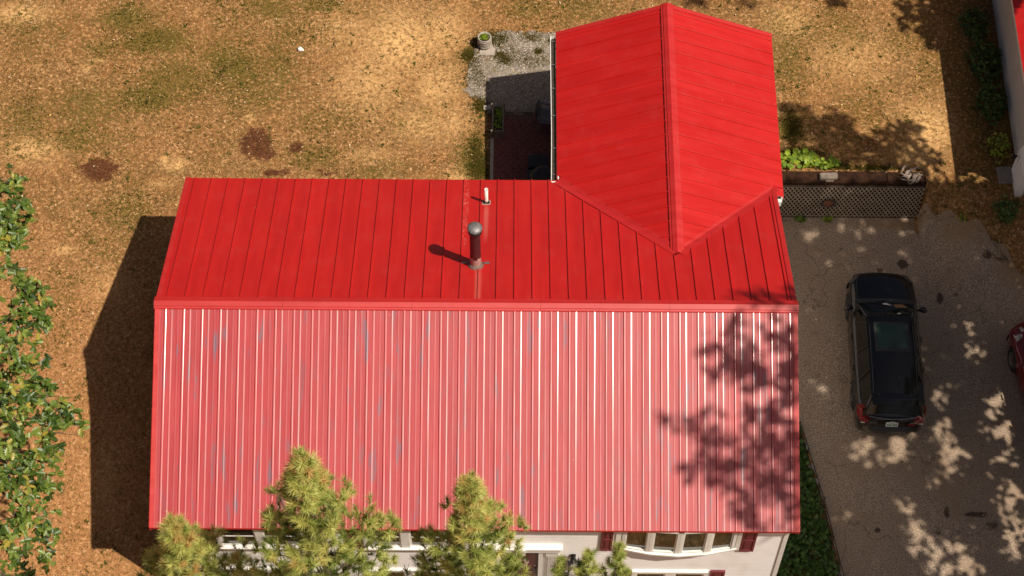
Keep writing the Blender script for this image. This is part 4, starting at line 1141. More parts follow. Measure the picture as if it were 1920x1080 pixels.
# ground cover in the side bed
n = 5200
gy2 = RNG.uniform(-5.6, .55, n); bxx = bed_x(gy2); gx2 = RNG.uniform(6.98, 1, n) if False else 6.98+(bxx-.10-6.98)*RNG.uniform(0, 1, n)
taper = RNG.uniform(0, 1, n) < np.where(gy2 > -4.0, 1, .35)
gx2, gy2 = gx2[taper], gy2[taper]; n = len(gx2)
zz = gz(gx2, gy2)+.05+.35*RNG.uniform(0, 1, n)*np.clip(1-np.abs((gx2-7.6)/.9), .2, 1)*np.where(gy2 > -4.0, 1, .35)
gc_ = cloud("ground_cover", MAPV, MAPF, np.stack([gx2, gy2, zz], 1), rots(rdirs(n, .45, 1)), RNG.uniform(.06, .16, n), np.clip(RNG.uniform(0, .8, n)+np.where(gy2 < -3.6, .25, 0), 0, 1), M_dark)
tag(gc_, "dense dark green ground cover between the house and the driveway", "ground cover", kind='stuff')
# edging fence along the bed
ef = thing("garden_edging", "thin dark metal edging rail along the curved plant bed", "edging", (8.6, -1.5, -1.4))
def el(p): return (p[0]-8.6, p[1]+1.5, p[2]+1.4)
pts = [(float(bed_x(y))-.03, y, -1.18) for y in np.linspace(.4, -5.5, 24)]
b = MB(); b.tube([el(p) for p in pts], .013, 6); b.obj("rail", M_black, ef)
b = MB(); b.tube([el((p[0]-.05, p[1], p[2]-.10)) for p in pts], .010, 6); b.obj("rail", M_black, ef)
for i in range(0, 24, 3):
    x, y, z_ = pts[i]; b = MB(); b.tube([el((x, y, -1.42)), el((x, y, -1.14))], .011, 6); b.obj("post", M_black, ef)
b = MB(); b.tube([el((8.78, -1.72, -1.15)), el((8.52, -2.15, -1.38))], .014, 6); b.obj("brace", M_black, ef)
kb = MB(); kb.box(-.06, .06, -.9, .9, -.05, .07); o = kb.obj("kerb_stone", M_stone, None, bevel=.01); o.location = (9.17, -4.55, -1.39); o.rotation_euler = (0, 0, .17); tag(o, "pale kerb stone at the front end of the plant bed", "kerb stone")
n = 0
for (x, y) in ((8.42, -.25), (8.60, -1.2), (8.50, -.8)):
    o = MB().lathe([(0, .07), (.06, .06), (.09, .03), (.07, 0), (0, 0)], 8).obj("edging_stone", M_stone, None, smooth=True); o.location = (x, y, -1.40); o.scale = (.8, 1.3, 1)
    tag(o, ["grey stone at the driveway edge nearest the house corner", "grey stone at the driveway edge furthest forward in the bed", "grey stone between two others at the bed edge"][n], "stone", "stones along the plant bed edge"); n += 1

# shrubs along the neighbouring wall
def shrub(label, cx, cy, rx_, ry_, h, n, tint=(0, 1), mt=M_dark, size=.10):
    t = thing("shrub", label, "shrub", (cx, cy, gzs(cx, cy)), group="shrubs along the neighbouring wall")
    b = MB()
    for i in range(6):
        a_ = i*1.05; b.tube([(0, 0, -.05), (cos(a_)*rx_*.3, sin(a_)*ry_*.3, h*.5), (cos(a_)*rx_*.6, sin(a_)*ry_*.6, h*.85)], [.014, .010, .004], 5)
    b.obj("stems", M_bark, t)
    d = rdirs(n, -.1, 1); r_ = RNG.uniform(.45, 1, (n, 1))**.5*(1+.25*np.sin(d[:, :1]*7+d[:, 1:2]*5))
    pos = d*r_*np.array([[rx_, ry_, h]])
    cloud("foliage", PLV, PLF, pos, rots(d*.6+rdirs(n, 0, 1)), RNG.uniform(.6, 1.3, n)*size, RNG.uniform(*tint, n), mt, t)
shrub("dark shrub by the neighbouring wall nearest the top edge", 13.85, 12.3, .40, .60, .5, 420)
shrub("wide dark shrub in the middle of the neighbouring wall", 13.95, 10.9, .45, .75, .6, 620)
shrub("dark shrub just above the loose pale leaved one by the neighbouring wall", 14.0, 9.5, .40, .65, .55, 520)
shrub("loose shrub with pale leaves above the concrete slab", 14.02, 8.1, .30, .42, .5, 160, (.8, 1), M_bright, .09)
shrub("dark shrub below the concrete slab at the right edge", 14.05, 6.2, .35, .4, .4, 300)
leafy("yellow_weed", "yellow green weed in the dirt slope below the shaded yard", 12.95, 6.15, (.20, .14), 30, .06, M_bright, gzs(12.95, 6.15), .12, tint=(.5, 1))

# ------------------------------------------------------------------ cars
def lerp_tab(tab, y, i): return float(np.interp(y, [t[0] for t in tab], [t[i] for t in tab]))
def make_car(label, loc, rz, paint, dark_rim, suv=True, lens=M_lens):
    """front towards +y. Body lofted from cross-sections; glasshouse pane by pane."""
    t = thing("parked_car", label, "car", loc, rz)
    Lh = 2.28; wy = (1.34, -1.30); wr = .345
    if suv:
        # y, half width, shoulder z, top (centre) z, top half-width factor
        tab = [(-2.28,.70,.62,.70,.80),(-2.22,.80,.80,.90,.82),(-2.10,.86,.93,1.02,.86),(-1.7,.885,.99,1.04,.88),(-1.0,.895,.98,1.03,.88),(0,.895,.96,1.02,.88),(.8,.89,.95,1.03,.86),(1.15,.88,.94,1.04,.84),(1.6,.87,.90,.99,.80),(1.95,.83,.83,.92,.76),(2.15,.74,.74,.84,.72),(2.24,.62,.64,.72,.68),(2.28,.50,.52,.56,.66)]
        yw0, yw1, yr1, yr2 = 1.22, .42, -1.86, -2.17; zb, zt = 1.02, 1.62; wb, wt = .78, .585
    else:
        tab = [(-2.28,.62,.60,.68,.80),(-2.18,.76,.80,.90,.84),(-1.9,.84,.90,1.00,.86),(-1.3,.87,.93,1.0,.88),(-.8,.88,.92,.98,.88),(0,.88,.90,.97,.88),(.6,.875,.88,.97,.86),(1.0,.87,.86,.96,.84),(1.5,.86,.80,.88,.80),(1.9,.80,.72,.80,.74),(2.12,.70,.62,.70,.7),(2.24,.56,.5,.56,.66),(2.28,.44,.42,.46,.62)]
        yw0, yw1, yr1, yr2 = 1.10, .25, -1.15, -1.80; zb, zt = .96, 1.42; wb, wt = .76, .54
    ysx = sorted(set([x[0] for x in tab] + [wc+dd for wc in wy for dd in (-.42,-.36,-.3,-.2,-.1,0,.1,.2,.3,.36,.42)] + list(np.arange(-2.0, 2.1, .25))))
    rows = []
    for y in ysx:
        w_, zs, zc, tf_ = [lerp_tab(tab, y, i) for i in (1, 2, 3, 4)]
        bot = .22 if abs(y) < 2.0 else .22+(abs(y)-2.0)*.35
        arch = 0
        for wc in wy:
            d = abs(y-wc)
            if d < .40: arch = max(arch, sqrt(.40**2-d*d)+wr-.02)
        lo = max(bot, arch)
        half = [(w_*.70, bot if not arch else max(bot, lo-.05)), (w_*.985, lo), (w_*1.0, max(lo+.01, .50)), (w_*.995, max(lo+.02, zs-.16)), (w_*.965, zs-.03), (w_*.93, zs), (w_*tf_, zs+(zc-zs)*.45), (w_*tf_*.6, zc-.012), (w_*.25, zc), (0, zc+.004)]
        r_ = [Vector((x, y, z_)) for x, z_ in half] + [Vector((-x, y, z_)) for x, z_ in half[-2::-1]]
        rows.append(r_)
    b = MB(); b.grid(rows); n = len(rows[0])
    b.f.append(tuple(range(n))); b.f.append(tuple(range((len(rows)-1)*n, len(rows)*n))[::-1])
    body = b.obj("body", paint, t, smooth=True, fix=True)
    # dark underbody
    MB().box(-.66, .66, -2.0, 2.0, .20, .55).obj("underbody", M_plastic, t)
    # wheels
    for wc in wy:
        for sg in (-1, 1):
            b = MB(); b.lathe([(.20, -.11), (.30, -.115), (.335, -.09), (wr, -.04), (wr, .04), (.335, .09), (.30, .115), (.20, .11)], 28, (0, 0, 0), 'x')
            ty = b.obj("wheel", M_tyre, t, smooth=True); ty.location = (sg*.775, wc, wr)
            r2 = MB(); r2.lathe([(.20, .085*sg), (.215, .11*sg), (.205, .115*sg), (.19, .09*sg), (.05, .04*sg)], 24, (0, 0, 0), 'x')
            for k3 in range(5):
                a_ = 2*pi*k3/5+.3; r2.bar((.10*sg, .03*cos(a_), .03*sin(a_)), (.105*sg, .20*cos(a_), .20*sin(a_)), .05, .02, (1, 0, 0))
            r2.lathe([(0, .115*sg), (.04, .112*sg), (.045, .09*sg)], 12, (0, 0, 0), 'x')
            r2.obj("rim", dark_rim, ty)
    # arch cladding
    for wc in wy:
        for sg in (-1, 1):
            b = MB(); arc = [(sg*lerp_tab(tab, wc+.385*cos(q), 1)*.985+sg*.012, wc+.385*cos(q), wr+.385*sin(q)) for q in np.linspace(-.1, pi+.1, 15)]
            b.tube(arc, .022, 6); b.obj("wheel_arch", M_plastic if suv else paint, t, smooth=True)
    # glasshouse: four corners bottom/top with crowned edges
    def gp(u, v_, side):
        return None
    cr = .045
    def bot_pt(x, y): return Vector((x, y, zb-.02))
    TF, TR = yw1, yr1
    def roofz(x, y): return zt - .055*(x/wt)**2 - .05*((y-(TF+TR)/2)/((TF-TR)/2))**2
    def pane(name, a_, b2, c2, d2, mt, bulge=.03, nn_=8, nrm=None):
        """a,b bottom left/right, d,c top left/right"""
        rows2 = []
        nrm = (b2-a_).cross(d2-a_).normalized()
        for i in range(5):
            tv = i/4
            p, q = a_.lerp(d2, tv), b2.lerp(c2, tv)
            rows2.append([p.lerp(q, j/nn_)+nrm*bulge*4*(j/nn_)*(1-j/nn_) for j in range(nn_+1)])
        bb = MB(); bb.grid(rows2)
        return bb.obj(name, mt, t, smooth=True)
    A1, B1 = Vector((-wb+.02, yw0-.10, zb)), Vector((wb-.02, yw0-.10, zb)); T1, T2 = Vector((-wt, TF, roofz(wt, TF))), Vector((wt, TF, roofz(wt, TF)))
    ws = pane("windshield", A1, B1, T2, T1, M_wind, -.0 + .10)
    for r_ in (): pass
    C1, D1 = Vector((-wb+.06, yr2, zb+.02)), Vector((wb-.06, yr2, zb+.02)); U1, U2 = Vector((-wt, TR, roofz(wt, TR))), Vector((wt, TR, roofz(wt, TR)))
    pane("rear_window", D1, C1, U1, U2, M_carglass, .05)
    for sg in (-1, 1):
        ya = [yw0-.10, .55, -.35, -1.15, yr2+.02]; yb = [TF, .22, -.42, -1.12, TR]
        for i in range(4):
            if i == 3 and not suv and False: continue
            p0 = Vector((sg*lerp_tab([(yw0-.1, wb-.02), (.4, wb+.02), (-1.2, wb+.01), (yr2, wb-.06)][::-1], ya[i], 1), ya[i], zb-.03))
            p1 = Vector((sg*lerp_tab([(yw0-.1, wb-.02), (.4, wb+.02), (-1.2, wb+.01), (yr2, wb-.06)][::-1], ya[i+1], 1), ya[i+1], zb-.03))
            q0 = Vector((sg*wt, yb[i], roofz(wt, yb[i]))); q1 = Vector((sg*wt, yb[i+1], roofz(wt, yb[i+1])))
            if sg > 0: pane("side_window", p1, p0, q0, q1, M_carglass, .015, 4)
            else: pane("side_window", p0, p1, q1, q0, M_carglass, .015, 4)
        # pillars
        for i in range(1, 4):
            x_ = wb+.018
            b = MB(); b.bar(Vector((sg*x_, ya[i], zb-.03)), Vector((sg*(wt+.012), yb[i], roofz(wt, yb[i])+.005)), .07, .02, (sg, 0, .3)); b.obj("pillar", paint, t)
        b = MB(); b.tube([Vector((sg*(wb-.01), yw0-.08, zb-.01)), Vector((sg*(wb+wt)/2+sg*.012, (yw0-.08+TF)/2+.02, (zb+zt)/2+.0)), Vector((sg*(wt+.0), TF, roofz(wt, TF)+.006))], .035, 8); b.obj("pillar", paint, t, smooth=True)
        b = MB(); b.tube([Vector((sg*(wb-.03), yr2+.01, zb-.01)), Vector((sg*(wb+wt-.02)/2, (yr2+TR)/2-.02, (zb+zt)/2)), Vector((sg*(wt-.01), TR, roofz(wt, TR)))], .045, 8); b.obj("pillar", paint, t, smooth=True)
    # roof skin
    rows2 = []
    for y in np.linspace(TR-.02, TF+.01, 12):
        rows2.append([Vector((x, y, roofz(x, y)+.012)) for x in np.linspace(-wt-.03, wt+.03, 13)])
    b = MB(); b.grid(rows2); b.obj("roof", paint, t, smooth=True)
    if suv:
        # sunroof: seal and glass
        def patch(x0_, x1_, y0_, y1_, h, nm, mt):
            bb = MB(); bb.grid([[Vector((x, y, roofz(x, y)+h)) for x in np.linspace(x0_, x1_, 7)] for y in np.linspace(y0_, y1_, 7)]); return bb.obj(nm, mt, t, smooth=True)
        patch(-.44, .44, -.64, .24, .017, "sunroof_seal", M_plastic)
        patch(-.385, .385, -.575, .18, .023, "sunroof", M_sunglass)
        for sg in (-1, 1):
            b = MB(); b.tube([Vector((sg*(wt-.03), y, roofz(wt-.03, y)+.012+(.035 if TR+.15 < y < TF-.15 else .0))) for y in np.linspace(TR+.05, TF-.05, 9)], .014, 6); b.obj("roof_rail", paint, t, smooth=True)
        # spoiler
        rows2 = []
        for y, dzp in ((TR+.03, .02), (TR-.07, .022), (TR-.085, .008), (TR-.24, -.005), (TR-.25, -.03), (TR-.05, -.05)):
            rows2.append([Vector((x, y-.05*(1-(x/wt)**2)*(.0 if y > TR else 1), roofz(x, TR)+dzp)) for x in np.linspace(-wt+.0, wt-.0, 11)])
        b = MB(); b.grid(rows2[::-1]); b.obj("spoiler", paint, t)
        b = MB(); b.add([(-.015, -.09, 0), (.015, -.09, 0), (.018, .08, 0), (-.018, .08, 0), (0, -.10, .06), (0, .06, .012)], [(0,1,4), (1,2,5,4), (3,0,4,5), (2,3,5)])
        b.v = [(x+.12, y-1.42, z_+roofz(0, -1.4)+.012) for x, y, z_ in b.v]; b.obj("antenna", M_plastic, t)
        for x_ in (-.42, .38): MB().lathe([(0, .02), (.025, .014), (.03, 0)], 8, (x_, TR-.0, roofz(x_, TR)+.022)).obj("spoiler_cap", M_plastic, t)
    # interior glimpses: dashboard paper and seat through the windscreen are seen on the pane as objects just behind it
    # wiper cowl
    b = MB(); rows2 = [[Vector((x, yw0+.05*(1-(x/.8)**2)+dy, zb+.005+hz)) for x in np.linspace(-.76, .76, 9)] for dy, hz in ((-.14, .012), (-.02, .014), (.0, .0))]
    b.grid(rows2); b.obj("cowl", M_plastic, t)
    for x_ in (-.45, .15):
        MB().tube([Vector((x_, yw0-.09, zb+.03)), Vector((x_+.25, yw0-.13, zb+.055)), Vector((x_+.55, yw0-.15, zb+.06))], .009, 5).obj("wiper", M_black, t)
    # bonnet shut lines
    for sg in (-1, 1):
        b = MB(); b.tube([Vector((sg*lerp_tab(tab, y, 1)*.80, y, lerp_tab(tab, y, 2)+(lerp_tab(tab, y, 3)-lerp_tab(tab, y, 2))*.58)) for y in np.linspace(1.2, 2.1, 6)], .010, 5); b.obj("bonnet_edge", M_plastic, t)
        # headlamp
        p_ = [(.62, 2.17), (.83, 1.92), (.80, 1.80), (.66, 1.95), (.52, 2.12)] if suv else [(.50, 2.14), (.78, 1.88), (.76, 1.64), (.62, 1.72), (.46, 2.0)]
        bb = MB(); top_ = []; 
        for x, y in p_:
            w_, zs, zc = lerp_tab(tab, y, 1), lerp_tab(tab, y, 2), lerp_tab(tab, y, 3)
            top_.append(Vector((sg*x, y, zs + (zc-zs)*max(0, min(1, (w_-x)/(w_*.35)))*.55 + (-.02 if x > w_*.95 else .016))))
        cc = sum(top_, Vector())/len(top_)+Vector((0, 0, .018))
        base = [p-Vector((0, 0, .12)) for p in top_]
        nq = len(top_)
        bb.add(top_+[cc]+base, [(i, (i+1) % nq, nq) for i in range(nq)]+[(i, nq+1+i, nq+1+(i+1) % nq, (i+1) % nq) for i in range(nq)])
        bb.obj("headlight", lens, t)
        # mirror
        bb = MB(); mx = sg*(.99 if suv else .97); my = yw0-.30 if suv else yw0-.25
        bb.tube([Vector((sg*.84, my+.02, zb-.02)), Vector((sg*.90, my, zb+.02))], .025, 6)
        bb.tube([Vector((sg*.875, my+.03, zb+.06)), Vector((mx-.0, my, zb+.06)), Vector((sg*(abs(mx)+.08), my-.045, zb+.05))], [.06, .085, .05], 10)
        bb.obj("mirror", M_carblack if suv else paint, t, smooth=True)
        # tail lamp
        bb = MB()
        pr_ = [Vector((sg*.885, -1.86, .98)), Vector((sg*.80, -2.08, 1.16)), Vector((sg*.72, -2.24, .98)), Vector((sg*.60, -2.27, .90)), Vector((sg*.64, -2.285, .78)), Vector((sg*.80, -2.23, .76)), Vector((sg*.885, -2.02, .84))]
        c0 = sum(pr_, Vector())/len(pr_)+Vector((sg*.03, -.04, .02)); nq = len(pr_)
        inn = [p+Vector((-sg*.12, .12, -.05)) for p in pr_]
        bb.add(pr_+[c0]+inn, [(i, (i+1) % nq, nq) for i in range(nq)]+[(i, nq+1+i, nq+1+(i+1) % nq, (i+1) % nq) for i in range(nq)])
        tl = bb.obj("taillight", M_tail, t)
        bb = MB(); bb.cbox(Vector((sg*.74, -2.275, .80)), (.11, .02, .035)); bb.obj("indicator", M_lens, tl)
        # door handles
        for y in (.15, -.75): MB().cbox(Vector((sg*.905, y, .86)), (.03, .16, .025)).obj("door_handle", paint, t)
        for y in (.62, -.32, -1.12):
            MB().tube([Vector((sg*(lerp_tab(tab, y, 1)+.001), y+(.35 if y < -1 else 0)*0, zq)) for zq in (.32, .55, .8)], .006, 4).obj("door_seam", M_plastic, t)
    # bumpers
    for sgn, yy in ((-1, -2.30), (1, 2.27)):
        b = MB(); rows2 = []
        for a_, (dy, z_) in enumerate(((.0, .30), (-.05*1, .34), (-.065, .50), (-.04, .60), (.06, .63))):
            rows2.append([Vector((x, yy+sgn*(-dy)*1.0 - sgn*(.30*(x/.86)**4 + .05*(x/.86)**2), z_)) for x in np.linspace(-.86, .86, 15)])
        b.grid(rows2 if sgn < 0 else rows2[::-1]); b.obj("bumper", M_plastic if (suv and sgn < 0) else paint, t, smooth=True)
    if suv:
        # tailgate chrome, plate, writing
        b = MB(); b.tube([Vector((x, -2.245+.05*(x/.6)**2, .955+.055*(x/.6)**2)) for x in np.linspace(-.60, .60, 9)], .012, 6); b.obj("tailgate_trim", M_steel, t)
        pl = MB().cbox(Vector((.0, -2.315, .80)), (.31, .012, .155), Matrix.Rotation(R(-18), 4, 'X')).obj("license_plate", M_plate, t)
        for i in range(7):
            if i == 3: continue
            MB().cbox(Vector((-.115+i*.038, -2.322+.0, .79)), (.022, .006, .07), Matrix.Rotation(R(-18), 4, 'X')).obj("plate_character", M_plateink, pl)
        MB().cbox(Vector((0, -2.310+.017, .858)), (.12, .006, .02), Matrix.Rotation(R(-18), 4, 'X')).obj("plate_heading", M_plateink, pl)
        b = MB(); b.lathe([(0, .012), (.05, .008), (.06, 0)], 16); b.v = [(x*1.3, -z_-2.30, y*.55+.915) for x, y, z_ in b.v]; b.obj("emblem", M_chrome, t)
        def txt(s_, x_, z_, size, mt):
            cu = bpy.data.curves.new("lettering", 'FONT'); cu.body = s_; cu.size = size; cu.extrude = .004; cu.align_x = 'CENTER'
            ob = bpy.data.objects.new("lettering_source", cu); col.objects.link(ob)
            dg = bpy.context.evaluated_depsgraph_get(); me = bpy.data.meshes.new_from_object(ob.evaluated_get(dg)); bpy.data.objects.remove(ob)
            me.materials.clear(); me.materials.append(mt)
            o_ = link("lettering", me, t, (x_, -2.305, z_)); o_.rotation_euler = (R(65), 0, 0); return o_
        txt("SUBARU", -.50, .86, .065, M_chrome); txt("FORESTER", -.50, .78, .055, M_chrome); txt("AWD", .52, .86, .06, M_chrome)
        b = MB(); b.cbox(Vector((.50, -2.312, .80)), (.16, .008, .06), Matrix.Rotation(R(-18), 4, 'X')); b.obj("sticker", M_tail, t)
        b = MB(); b.cbox(Vector((-.93, -1.22, .0)), (.004, .14, .03)); b.v = [(x*.5+(-.41), y-.0, z_+1.27) for x, y, z_ in b.v]; b.obj("side_glint_trim", M_chrome, t) if False else None
        # papers and mirror behind the windscreen, seen through it as the photo shows
        q = lambda a_, b2, h=.085: (A1.lerp(B1, a_)).lerp(T1.lerp(T2, a_), b2) + Vector((0, .62, .78))*h*(.35+2.2*a_*(1-a_))
        for nm, pts_, mt in (("dash_paper", [(.42, .25), (.50, .18), (.60, .35), (.45, .30)], M_pvc), ("sun_visor", [(.62, .28), (.80, .22), (.90, .42), (.66, .50)], M_beige), ("inspection_sticker", [(.66, .88), (.74, .86), (.74, .93), (.67, .94)], M_pvc)):
            bb = MB(); bb.add([q(*p_) + Vector((0, .004, .006)) for p_ in pts_], [(0, 1, 2, 3)]); bb.obj(nm, mt, t)
    return t
make_car("black estate SUV with a sunroof parked nose up the driveway in tree shade", (10.57, 2.34, -1.375), R(-1.5), M_carblack, M_rimdark, True, M_lensdark)
make_car("dark red car cut off by the right edge of the driveway", (14.98, .95, -1.375), R(8), M_carred, M_rim, False)

# ------------------------------------------------------------------ trees
# white pines in front of the house
NV, NF = [], []
rb = random.Random(11)
NEED = 58
for i in range(NEED):                       # a shoot: needles along the tip of a twig, swept forward
    s0 = rb.uniform(0, .10); a_ = rb.uniform(0, 2*pi); tilt = rb.uniform(.45, 1.35) if i > 8 else rb.uniform(0, .4); l = rb.uniform(.11, .165)
    d = Vector((cos(a_)*sin(tilt), sin(a_)*sin(tilt), cos(tilt))); sd = Vector((-sin(a_), cos(a_), 0))
    o_ = len(NV); base = Vector((0, 0, s0)); w_ = .0058
    NV += [tuple(base-sd*w_), tuple(base+sd*w_), tuple(base+d*l)]; NF.append((o_, o_+1, o_+2))
def pine(label, top_, ground_z, seed, spread=1.0, dens=1.0, dmax=None, lean=(0, 0), first=.22, nbr=5, gap_=.36, toff=0.):
    r = random.Random(seed); T = Vector(top_); Hh = T.z-ground_z; dmax = dmax or Hh*.86
    base = Vector((T.x-lean[0], T.y-lean[1], ground_z))
    t = thing("pine_tree", label, "tree", base, group="white pines in front of the house")
    tr = MB(); ax = []
    for i in range(13):
        k = i/12; p = base.lerp(T, k)+Vector((.08*sin(k*9+seed), .06*cos(k*7+seed), 0))*(1-k)*k*4
        ax.append(p-base)
    rad = [max(.012, .008+.16*(1-i/12)**.9*Hh/16) for i in range(13)]
    tr.tube(ax, rad, 8)
    P_, D_, S_, T_ = [], [], [], []
    def shoot(p, d, sc, tint): P_.append(p); D_.append(d); S_.append(sc); T_.append(max(0, min(1, tint+toff)))
    # leader
    for q in np.arange(0, .6, .10):
        for _ in range(1): shoot((T-base)-Vector((0, 0, q)), Vector((r.gauss(0, .35), r.gauss(0, .35), 1)), r.uniform(.8, 1.1), min(1, .75+r.uniform(-.1, .25)))
    d = first
    while d < dmax:
        near = d < 7.0
        nb_ = nbr
        L0 = (.08+.32*d) if d < 3.6 else (1.23+.10*(d-3.6))
        L0 *= spread
        ph = r.uniform(0, 6.28)
        k = d/Hh; org = Vector((T-base)).lerp(Vector((0, 0, 0)), k)
        for i in range(nb_):
            a_ = ph+i*2*pi/nb_+r.gauss(0, .22); Lb_ = L0*r.choice([.55, .8, 1.0, 1.1])*r.uniform(.85, 1.15)
            elv = R(58)*max(0, 1-d/4.5)+R(22)+r.gauss(0, .08)
            if d > 6: elv = R(12)
            pts = []; cur = Vector(org); dirn = Vector((cos(a_)*cos(elv), sin(a_)*cos(elv), sin(elv)))
            nseg = max(2, int(Lb_/.17)); sl_ = Lb_/nseg
            for s_ in range(nseg+1):
                pts.append(Vector(cur)); dirn = (dirn+Vector((r.gauss(0, .05), r.gauss(0, .05), .05))).normalized(); cur = cur+dirn*sl_
            rb_ = max(.006, .012*Lb_)
            tr.tube(pts, [rb_*(1-.75*j/nseg) for j in range(nseg+1)], 5)
            step_ = 1 if near else 2
            for j in range(max(1, nseg//3), nseg+1, step_):
                p = pts[j]; tpos = j/nseg
                dr = (pts[j]-pts[j-1]).normalized(); sd = dr.cross(Vector((0, 0, 1))).normalized()
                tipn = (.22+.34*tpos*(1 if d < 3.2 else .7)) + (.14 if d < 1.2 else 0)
                for sg in (-1, 1):
                    if r.random() > dens*.62: continue
                    tl_ = (.10+.30*Lb_*(1-tpos))*r.uniform(.6, 1.1)
                    td = (dr*.7+sd*sg*.9+Vector((0, 0, .25))).normalized()
                    m_ = max(1, int(tl_/.17)); m_ = min(m_, 4)
                    for q in range(1, m_+1):
                        pp_ = p+td*tl_*q/m_
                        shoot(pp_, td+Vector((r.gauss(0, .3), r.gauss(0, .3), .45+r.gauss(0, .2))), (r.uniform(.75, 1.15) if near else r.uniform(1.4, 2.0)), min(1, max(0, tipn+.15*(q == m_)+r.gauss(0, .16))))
                    if tl_ > .18: tr.tube([p, p+td*tl_], [.005, .003], 3, False)
                if j == nseg:
                    for _ in range(2): shoot(p, dr+Vector((r.gauss(0, .4), r.gauss(0, .4), .3)), r.uniform(.9, 1.2), min(1, tipn+.2+r.gauss(0, .12)))
                elif r.random() < .6: shoot(p, dr+Vector((r.gauss(0, .3), r.gauss(0, .3), .5)), r.uniform(.8, 1.1) if near else 1.7, min(1, max(0, tipn-.15+r.gauss(0, .12))))
        d += gap_ if near else .6
    tr.obj("trunk", M_bark, t)
    if P_:
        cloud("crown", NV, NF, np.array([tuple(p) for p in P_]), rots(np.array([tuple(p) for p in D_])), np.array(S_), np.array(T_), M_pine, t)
    return len(P_)
FG = -1.4
def ptop(u, v, y):
    d = fw + rt*((u-960)/F) - up*((v-540)/F); return CAM + d*((y-CAM.y)/d.y)
pine("tallest pine, left of the other large one, its top over the roof edge", ptop(566, 862, -10.6), FG, 1, 1.0, 1.0, lean=(.1, -.1))
pine("second large pine with its top in front of the roof above the door", ptop(878, 903, -9.8), FG, 2, .92, 1.0, lean=(-.1, .1))
pine("pine at the front left corner of the house", ptop(322, 985, -10.3), FG, 3, 1.0, .95)
pine("thin small pine in front of the right lower window shutter", ptop(1160, 1026, -9.0), FG, 4, .62, .3, first=.5, nbr=3, gap_=.50, toff=-.28)
pine("thin small pine in front of the white siding, left of the thinnest group", ptop(1104, 1034, -9.2), FG, 5, .66, .3, first=.5, nbr=3, gap_=.50, toff=-.28)
pine("smallest pine tip in front of the wall lantern", ptop(1050, 1046, -9.1), FG, 6, .4, .25, first=.7, nbr=3, gap_=.52, toff=-.28)

# oak at the left edge
def tree_skeleton(b, base, targets, r0, rise, seed):
    r = random.Random(seed)
    for tx, rr in targets:
        tx = Vector(tx); p0 = Vector(base); mid = p0.lerp(tx, .5)+Vector((r.gauss(0, .2), r.gauss(0, .2), rise))
        b.tube([p0, p0.lerp(mid, .5)+Vector((0, 0, rise*.3)), mid, mid.lerp(tx, .6)+Vector((r.gauss(0, .1), r.gauss(0, .1), .1)), tx], [rr, rr*.8, rr*.55, rr*.3, .012], 6)
oak = thing("oak_tree", "broad oak with lobed green leaves overhanging the left edge of the lawn", "tree", (-14.6, -1.6, -.45))
OB = Vector((-14.6, -1.6, -.45))
LOB = []    # (u, v, z, radius) of leaf sprays
for u, v, z_, r_ in [(18,345,5.0,.45),(25,385,5.2,.55),(10,440,5,.5),(40,420,4.6,.35),(20,455,4.9,.38),(8,505,5.1,.28),(15,400,5.1,.4),(40,535,4.8,.5),(70,560,4.6,.42),(30,590,5.2,.6),(75,600,4.7,.35),(20,650,5.5,.6),(55,690,4.8,.5),(20,730,5.6,.7),(70,740,4.9,.5),(105,770,4.4,.45),(135,790,4.2,.33),(95,810,4.6,.42),(30,790,5.5,.55),(15,850,5.3,.5),(60,860,4.8,.5),(95,850,4.5,.3),(30,910,5.2,.6),(75,915,4.6,.42),(95,905,4.3,.25),(25,970,5.0,.5),(75,970,4.5,.42),(80,1000,4.4,.38),(20,1030,5.0,.4),(85,1040,4.2,.28),(10,1080,5,.4),(60,1075,4.4,.22),(-60,420,6,.9),(-70,560,6.5,1.1),(-60,700,6.8,1.2),(-60,850,6.6,1.2),(-60,1000,6,1.0),(-160,500,7,1.2),(-170,700,8,1.5),(-170,900,7,1.3),(-280,600,7.5,1.4),(-290,800,7.8,1.5),(-300,980,6.8,1.2)]:
    p = px(u, v, z_); LOB.append((p, r_))
b = MB(); b.tube([(0, 0, -.3), (.05, .02, 1.2), (-.05, .05, 2.6), (.0, .1, 3.8), (.1, .0, 5.2)], [.38, .28, .24, .20, .10], 10)
tree_skeleton(b, (0, .08, 3.2), [((p-OB), .10 if r_ < .6 else .13) for p, r_ in LOB[::2]], .1, .35, 4)
rr_ = random.Random(9)
for p, r_ in LOB:
    for i in range(4):
        e = p-OB; q = e+Vector((rr_.gauss(0, r_*.6), rr_.gauss(0, r_*.6), rr_.gauss(0, r_*.25))); b.tube([e, q], [.014, .004], 4, False)
b.obj("trunk", M_bark, oak, smooth=True)
Ps, Ds, Sc, Ti = [], [], [], []
for p, r_ in LOB:
    nsp = int((17 if p.x > -12.2 else 36)*(r_**1.7)/.3)
    for i in range(nsp):
        dd = Vector(rdirs(1)[0]); c0 = (p-OB)+Vector((dd.x, dd.y, dd.z*.55))*r_*(random.random()**.45)
        tb = random.uniform(.05, .9)
        for k3 in range(6):
            a_ = random.uniform(0, 2*pi)
            Ps.append(tuple(c0+Vector((cos(a_)*.03, sin(a_)*.03, random.uniform(-.02, .03)))))
            # leaf lies in plane whose normal is mostly up; tilt outward
            Ds.append((random.gauss(0, .42)+dd.x*.2, random.gauss(0, .42)+dd.y*.2, 1)); Sc.append(random.uniform(.13, .21)); Ti.append(min(1, max(0, tb+random.gauss(0, .13)+(.25 if random.random() < .03 else 0))))
cloud("crown", OAKV, OAKF, np.array(Ps), rots(np.array(Ds)), np.array(Sc), np.array(Ti), M_oak, oak)

